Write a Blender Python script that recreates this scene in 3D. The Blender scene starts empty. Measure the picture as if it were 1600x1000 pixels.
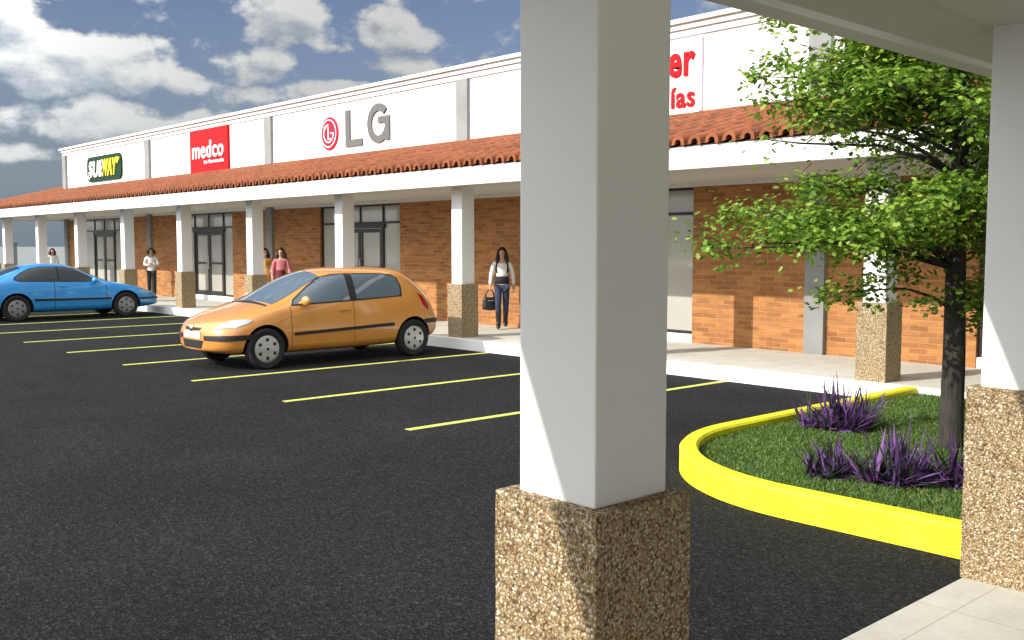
import bpy, bmesh, math, random
from mathutils import Vector, Matrix, noise
from mathutils.bvhtree import BVHTree
R = math.radians
C = bpy.context.scene.collection
sc = bpy.context.scene

# ------------------------------------------------------------------ camera, sky, sun, exposure
cam_d = bpy.data.cameras.new('camera'); cam = bpy.data.objects.new('camera', cam_d); C.objects.link(cam)
cam_d.sensor_width = 36; cam_d.lens = 36 * 1560 / 1600; cam_d.clip_start = 0.05; cam_d.clip_end = 3000
cam.location = (0, 0, 1.8); cam.rotation_euler = (R(90 - 4.253), 0, R(47.6))
sc.camera = cam
sc.view_settings.view_transform = 'Standard'; sc.view_settings.look = 'None'
sc.view_settings.exposure = 0.52; sc.view_settings.gamma = 1.0
sc.cycles.max_bounces = 8; sc.cycles.diffuse_bounces = 4; sc.cycles.use_denoising = True

SUN = Vector((-0.28, -1.0, 0.65)).normalized()
sun_d = bpy.data.lights.new('sun', 'SUN'); sun_d.energy = 4.1; sun_d.angle = R(0.5); sun_d.color = (1.0, 0.95, 0.86)
sun = bpy.data.objects.new('sun', sun_d); C.objects.link(sun)
sun.rotation_euler = (-SUN).to_track_quat('-Z', 'Y').to_euler(); sun.location = (-10, -20, 20)

def build_world():
    w = bpy.data.worlds.new('World'); sc.world = w; w.use_nodes = True
    nt = w.node_tree; N = nt.nodes; L = nt.links; N.clear()
    def mth(t, op, a, b=None, c=None, clamp=False):
        n = t.nodes.new('ShaderNodeMath'); n.operation = op; n.use_clamp = clamp
        for i, v in enumerate((a, b, c)):
            if v is None: continue
            if isinstance(v, (int, float)): n.inputs[i].default_value = v
            else: t.links.new(v, n.inputs[i])
        return n.outputs[0]
    # cloud density group : (azimuth, elevation in degrees) -> density
    g = bpy.data.node_groups.new('cloud_density', 'ShaderNodeTree')
    g.interface.new_socket('P', in_out='INPUT', socket_type='NodeSocketVector')
    g.interface.new_socket('D', in_out='OUTPUT', socket_type='NodeSocketFloat')
    gi = g.nodes.new('NodeGroupInput'); go = g.nodes.new('NodeGroupOutput')
    sx = g.nodes.new('ShaderNodeSeparateXYZ'); g.links.new(gi.outputs[0], sx.inputs[0])
    big = g.nodes.new('ShaderNodeTexNoise'); big.inputs['Scale'].default_value = 0.40; big.inputs['Detail'].default_value = 10
    big.inputs['Roughness'].default_value = 0.56; big.inputs['Lacunarity'].default_value = 2.1
    st = g.nodes.new('ShaderNodeMapping'); st.inputs['Scale'].default_value = (0.8, 1.35, 1); g.links.new(gi.outputs[0], st.inputs[0])
    g.links.new(st.outputs[0], big.inputs['Vector'])
    wob = g.nodes.new('ShaderNodeTexNoise'); wob.inputs['Scale'].default_value = 0.32; wob.inputs['Detail'].default_value = 4
    g.links.new(gi.outputs[0], wob.inputs['Vector'])
    ws = g.nodes.new('ShaderNodeSeparateXYZ'); g.links.new(wob.outputs['Color'], ws.inputs[0])
    ax = mth(g, 'MULTIPLY_ADD', mth(g, 'SUBTRACT', ws.outputs[0], 0.5), 3.2, sx.outputs[0])
    ay = mth(g, 'MULTIPLY_ADD', mth(g, 'SUBTRACT', ws.outputs[1], 0.5), 2.2, sx.outputs[1])
    # banks of cloud : (azimuth, elevation, radius, radius, weight); azimuth 0 = +Y, negative towards -X
    banks = [(-74.3, 11.4, 2.6, 2.2, 1.2), (-70.4, 9.3, 5.6, 2.2, 1.35), (-66.8, 8.9, 2.6, 1.3, 1.0),
             (-60.2, 12.3, 3.0, 1.9, 1.3), (-58.2, 11.3, 1.9, 1.1, .9), (-61.6, 9.8, 2.4, 1.0, 1.0),
             (-54.3, 11.9, 3.0, 1.5, 1.3), (-53.6, 10.0, 3.0, 1.1, .9), (-57.0, 8.1, 8.0, 1.1, .8), (-69.6, 6.4, 5.4, 1.3, 1.1),
             (-74.0, 4.7, 2.6, .8, .8), (-49.0, 9.4, 4.0, 1.0, .7), (-64.0, 6.6, 4.0, 0.9, .7)]
    acc = None
    for a, e, ra, re, wt in banks:
        dx = mth(g, 'MULTIPLY', mth(g, 'SUBTRACT', ax, a), 1 / ra); dy = mth(g, 'MULTIPLY', mth(g, 'SUBTRACT', ay, e), 1 / re)
        q = mth(g, 'MULTIPLY_ADD', dx, dx, mth(g, 'MULTIPLY', dy, dy))
        v = mth(g, 'MULTIPLY', mth(g, 'SUBTRACT', 1.0, q, clamp=True), wt)
        acc = v if acc is None else mth(g, 'MAXIMUM', acc, v)
    # other parts of the sky get scattered cloud of their own, thickened as fill
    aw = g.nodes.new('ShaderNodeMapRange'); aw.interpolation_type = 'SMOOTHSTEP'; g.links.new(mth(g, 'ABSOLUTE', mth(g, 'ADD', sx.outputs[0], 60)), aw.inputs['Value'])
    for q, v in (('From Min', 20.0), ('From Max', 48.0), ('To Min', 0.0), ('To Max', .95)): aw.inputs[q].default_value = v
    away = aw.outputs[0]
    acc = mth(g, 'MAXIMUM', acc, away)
    d = mth(g, 'ADD', mth(g, 'MULTIPLY', acc, 0.60), mth(g, 'MULTIPLY', mth(g, 'SUBTRACT', big.outputs['Fac'], 0.5), 1.9))
    g.links.new(d, go.inputs[0])
    tc = N.new('ShaderNodeTexCoord'); sp = N.new('ShaderNodeSeparateXYZ'); L.new(tc.outputs['Generated'], sp.inputs[0])
    az = mth(nt, 'MULTIPLY', mth(nt, 'ARCTAN2', sp.outputs[0], sp.outputs[1]), 57.2958)
    el = mth(nt, 'MULTIPLY', mth(nt, 'ARCSINE', sp.outputs[2]), 57.2958)
    def dens(da, de):
        cb = N.new('ShaderNodeCombineXYZ'); L.new(mth(nt, 'ADD', az, da), cb.inputs[0]); L.new(mth(nt, 'ADD', el, de), cb.inputs[1])
        gn = N.new('ShaderNodeGroup'); gn.node_tree = g; L.new(cb.outputs[0], gn.inputs[0]); return gn.outputs[0]
    d0 = dens(0, 0); d1 = dens(0.35, 0.75)
    mask = N.new('ShaderNodeMapRange'); mask.interpolation_type = 'SMOOTHSTEP'
    mask.inputs['From Min'].default_value = 0.06; mask.inputs['From Max'].default_value = 0.44; L.new(d0, mask.inputs['Value'])
    lit = N.new('ShaderNodeMapRange'); lit.inputs['From Min'].default_value = -0.30; lit.inputs['From Max'].default_value = 0.26
    L.new(mth(nt, 'SUBTRACT', d0, d1), lit.inputs['Value'])
    cc = N.new('ShaderNodeMix'); cc.data_type = 'RGBA'; L.new(lit.outputs[0], cc.inputs[0])
    cc.inputs[6].default_value = (0.31, 0.345, 0.38, 1); cc.inputs[7].default_value = (0.61, 0.615, 0.595, 1)
    sky = N.new('ShaderNodeTexSky'); sky.sky_type = 'NISHITA'; sky.sun_disc = False
    sky.sun_elevation = math.asin(SUN.z); sky.sun_rotation = math.atan2(SUN.x, SUN.y)
    sky.air_density = 1.0; sky.dust_density = 0.6; sky.ozone_density = 2.0
    b1 = N.new('ShaderNodeBackground'); b1.inputs[1].default_value = 0.054
    tn = N.new('ShaderNodeMix'); tn.data_type = 'RGBA'; tn.blend_type = 'MULTIPLY'; tn.inputs[0].default_value = 1; tn.inputs[7].default_value = (1.16, 1.05, 1.14, 1); L.new(sky.outputs[0], tn.inputs[6]); L.new(tn.outputs[2], b1.inputs[0])
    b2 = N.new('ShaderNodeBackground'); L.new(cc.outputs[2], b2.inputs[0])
    # clouds on the sun's side, out of view, brightened as added fill light
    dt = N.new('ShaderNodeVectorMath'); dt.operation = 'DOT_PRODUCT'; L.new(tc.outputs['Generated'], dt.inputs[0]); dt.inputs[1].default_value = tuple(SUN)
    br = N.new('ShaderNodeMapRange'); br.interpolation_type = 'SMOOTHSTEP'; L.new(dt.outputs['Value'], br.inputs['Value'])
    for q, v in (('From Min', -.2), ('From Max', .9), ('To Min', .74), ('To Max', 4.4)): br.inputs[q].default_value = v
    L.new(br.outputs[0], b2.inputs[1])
    fade = mth(nt, 'MULTIPLY', mask.outputs[0], 0.93, clamp=True)
    up = N.new('ShaderNodeMapRange'); up.inputs['From Min'].default_value = 0.0; up.inputs['From Max'].default_value = 1.5
    L.new(el, up.inputs['Value']); fade = mth(nt, 'MULTIPLY', fade, up.outputs[0])
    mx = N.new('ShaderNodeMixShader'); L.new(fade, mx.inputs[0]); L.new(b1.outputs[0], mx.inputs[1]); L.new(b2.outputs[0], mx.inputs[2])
    b3 = N.new('ShaderNodeBackground'); b3.inputs[0].default_value = (.22, .285, .36, 1); b3.inputs[1].default_value = 0.58
    ve = N.new('ShaderNodeMapRange'); ve.interpolation_type = 'SMOOTHSTEP'; L.new(el, ve.inputs['Value'])
    for q, v in (('From Min', -1.0), ('From Max', 13.0), ('To Min', .92), ('To Max', 0.0)): ve.inputs[q].default_value = v
    m2 = N.new('ShaderNodeMixShader'); L.new(mth(nt, 'MULTIPLY', ve.outputs[0], mth(nt, 'SUBTRACT', 1.0, mth(nt, 'MULTIPLY', fade, .6))), m2.inputs[0]); L.new(mx.outputs[0], m2.inputs[1]); L.new(b3.outputs[0], m2.inputs[2])
    out = N.new('ShaderNodeOutputWorld'); L.new(m2.outputs[0], out.inputs[0])
build_world()

# ------------------------------------------------------------------ helpers
def mat(name, col, rough=0.6, metal=0.0, spec=0.4):
    m = bpy.data.materials.new(name); m.use_nodes = True
    b = m.node_tree.nodes['Principled BSDF']
    b.inputs['Base Color'].default_value = (*col, 1); b.inputs['Roughness'].default_value = rough
    b.inputs['Metallic'].default_value = metal; b.inputs['Specular IOR Level'].default_value = spec
    return m
def nodes(m): return m.node_tree.nodes, m.node_tree.links, m.node_tree.nodes['Principled BSDF']
def ramp(m, fac, stops, interp='LINEAR'):
    N, L, b = nodes(m); r = N.new('ShaderNodeValToRGB'); r.color_ramp.interpolation = interp
    e = r.color_ramp.elements
    while len(e) < len(stops): e.new(0.5)
    for k, (p, c) in zip(e, stops): k.position = p; k.color = (*c, 1)
    L.new(fac, r.inputs[0]); return r.outputs[0]
def coords(m, kind='Object', scale=(1, 1, 1)):
    N, L, b = nodes(m); t = N.new('ShaderNodeTexCoord'); p = N.new('ShaderNodeMapping'); p.inputs['Scale'].default_value = scale
    L.new(t.outputs[kind], p.inputs[0]); return p.outputs[0]
def noise_tex(m, vec, scale, detail=4, rough=.55):
    N, L, b = nodes(m); n = N.new('ShaderNodeTexNoise'); n.inputs['Scale'].default_value = scale
    n.inputs['Detail'].default_value = detail; n.inputs['Roughness'].default_value = rough; L.new(vec, n.inputs['Vector']); return n.outputs['Fac']
def bump(m, h, strength=.3, dist=.01):
    N, L, b = nodes(m); n = N.new('ShaderNodeBump'); n.inputs['Strength'].default_value = strength; n.inputs['Distance'].default_value = dist
    L.new(h, n.inputs['Height']); L.new(n.outputs[0], b.inputs['Normal'])
def mixc(m, fac, a, b_, mode='MIX'):
    N, L, b = nodes(m); n = N.new('ShaderNodeMix'); n.data_type = 'RGBA'; n.blend_type = mode
    for i, v in ((0, fac), (6, a), (7, b_)):
        if isinstance(v, (int, float)): n.inputs[i].default_value = v
        elif isinstance(v, tuple): n.inputs[i].default_value = (*v, 1)
        else: L.new(v, n.inputs[i])
    return n.outputs[2]
def base(m, c): m.node_tree.links.new(c, m.node_tree.nodes['Principled BSDF'].inputs['Base Color'])
def soiled(name, col, dark, rough=.6, scale=1.2, amount=.5):
    m = mat(name, col, rough); v = coords(m)
    f = noise_tex(m, v, scale, 6); g = noise_tex(m, v, scale * 22, 4)
    k = ramp(m, f, [(.38, dark), (.62, col)]); base(m, mixc(m, amount, col, k)); bump(m, g, .12, .004); return m

M = {}
M['white'] = soiled('white_plaster', (.74, .735, .72), (.66, .65, .63), .75, .9, .6)
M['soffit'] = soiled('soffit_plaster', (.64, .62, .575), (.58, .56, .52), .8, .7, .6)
M['cream'] = soiled('cream_plaster', (.72, .64, .51), (.66, .58, .46), .8, .8, .6)
M['cornice'] = soiled('cornice_plaster', (.74, .70, .67), (.66, .62, .6), .75, 1., .6)
M['pilaster'] = soiled('grey_concrete', (.235, .235, .23), (.19, .19, .19), .8, 1.8, .8)
M['frame'] = mat('dark_bronze_metal', (.045, .037, .034), .4, .6)
M['groove'] = mat('pale_metal', (.55, .55, .55), .35, .8)
M['kerb_white'] = soiled('white_kerb_paint', (.78, .78, .77), (.64, .63, .6), .7, 2.2, .5)

def brick_mat():
    m = mat('orange_brick', (.5, .2, .1), .85); N, L, b = nodes(m)
    t = N.new('ShaderNodeTexCoord'); s = N.new('ShaderNodeSeparateXYZ'); L.new(t.outputs['Object'], s.inputs[0])
    a = N.new('ShaderNodeMath'); a.operation = 'ADD'; L.new(s.outputs[0], a.inputs[0]); L.new(s.outputs[1], a.inputs[1])
    c = N.new('ShaderNodeCombineXYZ'); L.new(a.outputs[0], c.inputs[0]); L.new(s.outputs[2], c.inputs[1])
    def br(off, seedcols):
        k = N.new('ShaderNodeTexBrick'); k.inputs['Scale'].default_value = 1.0; k.inputs['Brick Width'].default_value = .27
        k.inputs['Row Height'].default_value = .078; k.inputs['Mortar Size'].default_value = .007; k.inputs['Mortar Smooth'].default_value = .3
        k.inputs['Bias'].default_value = off; k.offset = .5
        L.new(c.outputs[0], k.inputs['Vector'])
        k.inputs['Color1'].default_value = (*seedcols[0], 1); k.inputs['Color2'].default_value = (*seedcols[1], 1); k.inputs['Mortar'].default_value = (*seedcols[2], 1)
        return k
    k = br(-.15, ((.42, .185, .060), (.235, .092, .030), (.40, .225, .11)))
    # slow tone shifts from brick to brick
    q = N.new('ShaderNodeMapping'); q.inputs['Scale'].default_value = (2.2, 12.5, 1); L.new(c.outputs[0], q.inputs[0])
    f = noise_tex(m, q.outputs[0], 1.0, 2); tone = ramp(m, f, [(.3, (.80, .78, .76)), (.7, (1.12, 1.08, 1.02))])
    fine = ramp(m, noise_tex(m, c.outputs[0], 60, 3), [(.3, (.85, .85, .85)), (.7, (1.08, 1.08, 1.08))])
    base(m, mixc(m, 1., mixc(m, 1., k.outputs['Color'], tone, 'MULTIPLY'), fine, 'MULTIPLY'))
    inv = N.new('ShaderNodeMath'); inv.operation = 'SUBTRACT'; inv.inputs[0].default_value = 1; L.new(k.outputs['Fac'], inv.inputs[1])
    bump(m, inv.outputs[0], .6, .008); return m
M['brick'] = brick_mat()
def pebble_mat():
    m = mat('pebble_dash', (.4, .3, .2), .8); v = coords(m); N, L, b = nodes(m)
    d = N.new('ShaderNodeVectorMath'); d.operation = 'ADD'; L.new(v, d.inputs[0])
    nz = N.new('ShaderNodeTexNoise'); nz.inputs['Scale'].default_value = 60; L.new(v, nz.inputs['Vector'])
    sc_ = N.new('ShaderNodeVectorMath'); sc_.operation = 'SCALE'; sc_.inputs['Scale'].default_value = .012; L.new(nz.outputs['Color'], sc_.inputs[0]); L.new(sc_.outputs[0], d.inputs[1])
    k = N.new('ShaderNodeTexVoronoi'); k.inputs['Scale'].default_value = 120; L.new(d.outputs[0], k.inputs['Vector'])
    s = N.new('ShaderNodeSeparateColor'); L.new(k.outputs['Color'], s.inputs[0])
    c = ramp(m, s.outputs[0], [(0, (.12, .075, .035)), (.2, (.30, .20, .10)), (.45, (.48, .36, .19)), (.65, (.34, .27, .18)), (.85, (.58, .50, .33)), (1, (.74, .70, .58))])
    e = ramp(m, k.outputs['Distance'], [(.30, (1, 1, 1)), (.62, (.5, .43, .36))])
    base(m, mixc(m, 1., c, e, 'MULTIPLY')); inv = N.new('ShaderNodeMath'); inv.operation = 'SUBTRACT'; inv.inputs[0].default_value = 1; L.new(k.outputs['Distance'], inv.inputs[1])
    bump(m, inv.outputs[0], .8, .006); return m
M['pebble'] = pebble_mat()
def tile_mat():
    m = mat('terracotta', (.4, .15, .07), .8); N, L, b = nodes(m); v = coords(m)
    g = N.new('ShaderNodeNewGeometry')
    c = ramp(m, g.outputs['Random Per Island'], [(0, (.175, .047, .016)), (.35, (.225, .066, .021)), (.7, (.265, .08, .026)), (1, (.20, .058, .02))])
    f = ramp(m, noise_tex(m, v, 9, 5), [(.35, (.72, .7, .68)), (.65, (1.08, 1.05, 1.02))])
    base(m, mixc(m, 1., c, f, 'MULTIPLY')); bump(m, noise_tex(m, v, 70, 3), .25, .004); return m
M['tile'] = tile_mat()
M['tile_deck'] = mat('tile_underlay', (.10, .035, .02), .9)
def asphalt_mat():
    m = mat('asphalt', (.045, .045, .048), .95, 0, .06); v = coords(m); N, L, b = nodes(m)
    k = N.new('ShaderNodeTexVoronoi'); k.inputs['Scale'].default_value = 70; L.new(v, k.inputs['Vector'])
    s = N.new('ShaderNodeSeparateColor'); L.new(k.outputs['Color'], s.inputs[0])
    c = ramp(m, s.outputs[0], [(0, (.010, .010, .0115)), (.55, (.0175, .018, .0195)), (.85, (.0235, .024, .026)), (1, (.040, .040, .043))])
    p = ramp(m, noise_tex(m, v, .55, 7, .6), [(.32, (.80, .80, .80)), (.68, (1.16, 1.15, 1.14))])
    gr = ramp(m, noise_tex(m, v, 24, 4, .7), [(.3, (.72, .72, .72)), (.7, (1.25, 1.25, 1.25))])
    base(m, mixc(m, 1., mixc(m, 1., c, p, 'MULTIPLY'), gr, 'MULTIPLY')); bump(m, k.outputs['Distance'], .7, .008); return m
M['asphalt'] = asphalt_mat()
def line_mat():
    m = mat('faded_yellow_line', (.6, .6, .1), .8); v = coords(m)
    f = noise_tex(m, v, 14, 6, .7); base(m, ramp(m, f, [(.28, (.16, .16, .07)), (.45, (.46, .46, .10)), (.7, (.60, .60, .12))])); return m
M['line'] = line_mat()
def paving_mat():
    m = mat('pale_paving', (.6, .57, .48), .75); v = coords(m); N, L, b = nodes(m)
    k = N.new('ShaderNodeTexBrick'); k.offset = 0; k.inputs['Scale'].default_value = 1; k.inputs['Brick Width'].default_value = .62; k.inputs['Row Height'].default_value = .62
    k.inputs['Mortar Size'].default_value = .004; k.inputs['Mortar Smooth'].default_value = .4; L.new(v, k.inputs['Vector'])
    k.inputs['Color1'].default_value = (.53, .515, .46, 1); k.inputs['Color2'].default_value = (.50, .485, .43, 1); k.inputs['Mortar'].default_value = (.36, .33, .26, 1)
    f = ramp(m, noise_tex(m, v, 3.2, 7, .65), [(.3, (.84, .83, .81)), (.7, (1.06, 1.06, 1.06))])
    f2 = ramp(m, noise_tex(m, v, 55, 4, .6), [(.3, (.92, .92, .92)), (.7, (1.04, 1.04, 1.04))])
    base(m, mixc(m, 1., mixc(m, 1., k.outputs['Color'], f, 'MULTIPLY'), f2, 'MULTIPLY'))
    bump(m, noise_tex(m, v, 80, 3), .15, .003); return m
M['paving'] = paving_mat()
M['kerb_yellow'] = soiled('yellow_kerb_paint', (.80, .75, .014), (.60, .54, .03), .6, 5.5, .75)
M['soil'] = soiled('dark_soil', (.035, .045, .015), (.02, .026, .01), .95, 4, .8)
def leaf_mat(name, stops, trans=.25, rough=.5):
    m = mat(name, stops[0][1], rough); N, L, b = nodes(m); g = N.new('ShaderNodeNewGeometry')
    c = ramp(m, g.outputs['Random Per Island'], stops); base(m, c)
    t = N.new('ShaderNodeBsdfTranslucent'); L.new(c, t.inputs[0]); x = N.new('ShaderNodeMixShader'); x.inputs[0].default_value = trans
    L.new(b.outputs[0], x.inputs[1]); L.new(t.outputs[0], x.inputs[2]); L.new(x.outputs[0], N['Material Output'].inputs[0]); return m
M['leaf'] = leaf_mat('tree_leaf', [(0, (.065, .14, .014)), (.45, (.135, .25, .020)), (.85, (.24, .36, .038)), (1, (.36, .47, .09))], .42)
M['grass'] = leaf_mat('turf_blade', [(0, (.055, .115, .018)), (.55, (.09, .175, .028)), (.9, (.15, .22, .045)), (1, (.22, .21, .08))], .3)
M['purple'] = leaf_mat('purple_leaf', [(0, (.030, .014, .046)), (.4, (.085, .035, .13)), (.7, (.18, .075, .26)), (.88, (.21, .09, .28)), (.94, (.05, .025, .055)), (1, (.035, .06, .03))], .2, .75)
M['dkgreen'] = leaf_mat('dark_green_leaf', [(0, (.012, .032, .010)), (1, (.035, .075, .022))], .15)
def bark_mat():
    m = mat('dark_bark', (.03, .025, .02), .9); v = coords(m, scale=(1, 1, .22)); f = noise_tex(m, v, 38, 6, .7)
    base(m, ramp(m, f, [(.3, (.010, .009, .008)), (.7, (.055, .046, .038))])); bump(m, f, .8, .015); return m
M['bark'] = bark_mat()
def glass_mat():
    m = mat('shop_glass', (.36, .35, .31), .07, 0, .55); v = coords(m, scale=(.5, .5, .5))
    f = noise_tex(m, v, 1.1, 3); base(m, ramp(m, f, [(.35, (.33, .315, .28)), (.65, (.39, .38, .34))])); return m
M['glass'] = glass_mat()

class MB:
    """collects shapes into one mesh"""
    def __init__(s): s.bm = bmesh.new()
    def box(s, x0, x1, y0, y1, z0, z1, bev=0):
        t = bmesh.new(); bmesh.ops.create_cube(t, size=1)
        for v in t.verts: v.co = Vector(((x0 + x1) / 2 + v.co.x * (x1 - x0), (y0 + y1) / 2 + v.co.y * (y1 - y0), (z0 + z1) / 2 + v.co.z * (z1 - z0)))
        if bev: bmesh.ops.bevel(t, geom=t.edges[:], offset=bev, segments=2, affect='EDGES', profile=.6)
        s.join(t); return s
    def join(s, t):
        me = bpy.data.meshes.new('tmp'); t.to_mesh(me); t.free(); s.bm.from_mesh(me); bpy.data.meshes.remove(me)
    def poly(s, pts): s.bm.faces.new([s.bm.verts.new(p) for p in pts]); return s
    def prism(s, pts2, z0, z1):
        lo = [s.bm.verts.new((x, y, z0)) for x, y in pts2]; hi = [s.bm.verts.new((x, y, z1)) for x, y in pts2]
        n = len(pts2)
        s.bm.faces.new(hi); s.bm.faces.new(lo[::-1])
        for i in range(n): s.bm.faces.new((lo[i], lo[(i + 1) % n], hi[(i + 1) % n], hi[i]))
        return s
    def tube(s, pts, rad, n=8, cap=True):
        rings = []; P = [Vector(p) for p in pts]; rr = rad if isinstance(rad, (list, tuple)) else [rad] * len(P)
        up = Vector((0, 0, 1)); prev = None
        for i, p in enumerate(P):
            d = (P[min(i + 1, len(P) - 1)] - P[max(i - 1, 0)]).normalized()
            a = prev if prev is not None else (d.cross(up) if abs(d.dot(up)) < .95 else d.cross(Vector((1, 0, 0))))
            a = (a - d * a.dot(d)).normalized(); b = d.cross(a); prev = a
            rings.append([s.bm.verts.new(p + (a * math.cos(6.2832 * k / n) + b * math.sin(6.2832 * k / n)) * rr[i]) for k in range(n)])
        for q, r in zip(rings, rings[1:]):
            for k in range(n): s.bm.faces.new((q[k], q[(k + 1) % n], r[(k + 1) % n], r[k]))
        if cap:
            s.bm.faces.new(rings[0][::-1]); s.bm.faces.new(rings[-1])
        return s
    def lathe(s, prof, n=32, axis='Y', cen=(0, 0, 0)):
        """prof: (radius, along); closed off where radius is 0"""
        rings = []
        for r, a in prof:
            ring = []
            for k in range(n):
                c, d = math.cos(6.2832 * k / n) * r, math.sin(6.2832 * k / n) * r
                p = {'Y': (c, a, d), 'X': (a, c, d), 'Z': (c, d, a)}[axis]
                ring.append(s.bm.verts.new(Vector(p) + Vector(cen)))
            rings.append(ring)
        for q, r in zip(rings, rings[1:]):
            for k in range(n): s.bm.faces.new((q[k], q[(k + 1) % n], r[(k + 1) % n], r[k]))
        bmesh.ops.remove_doubles(s.bm, verts=[v for r in rings for v in r], dist=1e-5); return s
    def ball(s, c, r, u=16, v=10):
        t = bmesh.new(); bmesh.ops.create_uvsphere(t, u_segments=u, v_segments=v, radius=1)
        rr = r if isinstance(r, (tuple, list)) else (r, r, r)
        for q in t.verts: q.co = Vector((c[0] + q.co.x * rr[0], c[1] + q.co.y * rr[1], c[2] + q.co.z * rr[2]))
        s.join(t); return s
    def build(s, name, m, parent=None, smooth=False, fix=True):
        if fix: bmesh.ops.recalc_face_normals(s.bm, faces=s.bm.faces[:])
        me = bpy.data.meshes.new(name); s.bm.to_mesh(me); s.bm.free()
        for k in (m if isinstance(m, list) else [m]): me.materials.append(k)
        if smooth:
            for p in me.polygons: p.use_smooth = True
        o = bpy.data.objects.new(name, me); C.objects.link(o)
        if parent: o.parent = parent
        return o
def thing(name, label, cat, loc=(0, 0, 0), rz=0, group=None):
    o = bpy.data.objects.new(name, None); C.objects.link(o); o.location = loc; o.rotation_euler = (0, 0, rz); o.empty_display_size = .2
    return tag(o, label, cat, group)
def tag(o, label, cat, group=None):
    o['label'] = label; o['category'] = cat
    if group: o['group'] = group
    return o
def struct(o): o['kind'] = 'structure'; return o
def copy_tree(o, parent=None):
    c = o.copy(); C.objects.link(c)
    if parent: c.parent = parent
    for ch in list(o.children): copy_tree(ch, c)
    return c
def sharp_smooth(o, ang=35):
    for p in o.data.polygons: p.use_smooth = True
    bm = bmesh.new(); bm.from_mesh(o.data)
    for e in bm.edges:
        if len(e.link_faces) == 2 and e.calc_face_angle(0) > R(ang): e.smooth = False
    bm.to_mesh(o.data); bm.free(); return o

# ------------------------------------------------------------------ setting
Z0 = .19                     # pavement height
YW = 13.35                   # main shop wall
YF = 10.58                   # main canopy fascia
XF = -2.55                   # near canopy fascia
g = MB(); g.poly([(-54, -700, 0), (700, -700, 0), (700, 900, 0), (-54, 900, 0)]); struct(g.build('asphalt_lot', M['asphalt']))
M['far_ground'] = soiled('pale_dry_ground', (.20, .215, .215), (.16, .175, .18), .9, .05, .8)
g = MB(); g.poly([(-1800, -1500, -.02), (-53, -1500, -.02), (-53, 1800, -.02), (-1800, 1800, -.02)]); struct(g.build('ground', M['far_ground']))
# main pavement and its white kerb
p = MB(); p.box(-46, 45, 11.09, YW + .3, 0, Z0); struct(p.build('pavement', M['paving']))
k = MB(); k.box(-46, -2.03, 11.0, 11.09, 0, Z0 - .003, .006); struct(k.build('kerb', M['kerb_white']))
# near pavement under the wing (starts at the main pavement's edge)
p = MB(); p.box(-2.03, 45, -30, 11.09, 0, Z0); struct(p.build('pavement', M['paving']))  # run on unseen past the wing to bounce fill onto the columns
for i in range(0, 9):
    x = -7.83 - 2.40 * i
    l = MB(); l.box(x - .05, x + .05, 5.77 + .02 * math.sin(i * 3), 10.99, .001, .005); struct(l.build('parking_line', M['line']))

# planted island
def island_outline(off=0.0):
    """open outline from the main kerb round the nose to the near pavement"""
    x0, y0, r = -5.36 + off, 5.70 + off, 1.78 - off
    pts = [(x0, 10.998), (x0, 9.6), (x0, 8.4)]
    for k in range(0, 19):
        a = R(180 + 90 * k / 18); pts.append((x0 + r + r * math.cos(a), y0 + r + r * math.sin(a)))
    return pts + [(-2.9, y0), (-2.034, y0)]
def strip(outer, inner, z0, z1, name, m):
    b = MB(); n = len(outer); V = {}
    prof = [(0, z0), (0, z1 - .02), (.13, z1), (.87, z1), (1, z1 - .02), (1, z0)]
    rows = [[b.bm.verts.new((o[0] + (i[0] - o[0]) * t, o[1] + (i[1] - o[1]) * t, z)) for t, z in prof] for o, i in zip(outer, inner)]
    for q, r in zip(rows, rows[1:]):
        for k in range(len(prof) - 1): b.bm.faces.new((q[k], q[k + 1], r[k + 1], r[k]))
    b.bm.faces.new(rows[0]); b.bm.faces.new(rows[-1][::-1])
    return b.build(name, m)
OUT, INN = island_outline(0), island_outline(.15)
struct(strip(OUT, INN, 0, .195, 'island_kerb', M['kerb_yellow']))
bed = MB(); BED = [(x, y) for x, y in INN] + [(-2.03, 11.0)]
bed.prism(BED, 0, .12); struct(bed.build('planting_soil', M['soil']))
def in_bed(x, y, m=.0):
    c = False; n = len(BED)
    for i in range(n):
        (x1, y1), (x2, y2) = BED[i], BED[i - 1]
        if (y1 > y) != (y2 > y) and x < (x2 - x1) * (y - y1) / (y2 - y1) + x1: c = not c
    return c
def grass():
    rnd = random.Random(5); b = bmesh.new(); n = 0
    while n < 90000:
        x, y = rnd.uniform(-5.25, -2.03), rnd.uniform(5.6, 11)
        if not in_bed(x, y): continue
        if rnd.random() > 1.15 - (y - 5.6) * .1: continue
        n += 1; h = rnd.uniform(.014, .036) * (1.0 + .35 * noise.noise((x * 2, y * 2, 0))); a = rnd.uniform(0, 6.28); w = rnd.uniform(.004, .008)
        lx, ly = rnd.gauss(0, .018), rnd.gauss(0, .018); dx, dy = math.cos(a) * w, math.sin(a) * w
        b.faces.new([b.verts.new((x - dx, y - dy, .118)), b.verts.new((x + dx, y + dy, .118)), b.verts.new((x + lx, y + ly, .118 + h))])
    me = bpy.data.meshes.new('grass'); b.to_mesh(me); b.free(); me.materials.append(M['grass'])
    o = bpy.data.objects.new('grass', me); C.objects.link(o); o['kind'] = 'stuff'
    tag(o, 'short green turf filling the kerbed planting island', 'grass')
grass()

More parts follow.
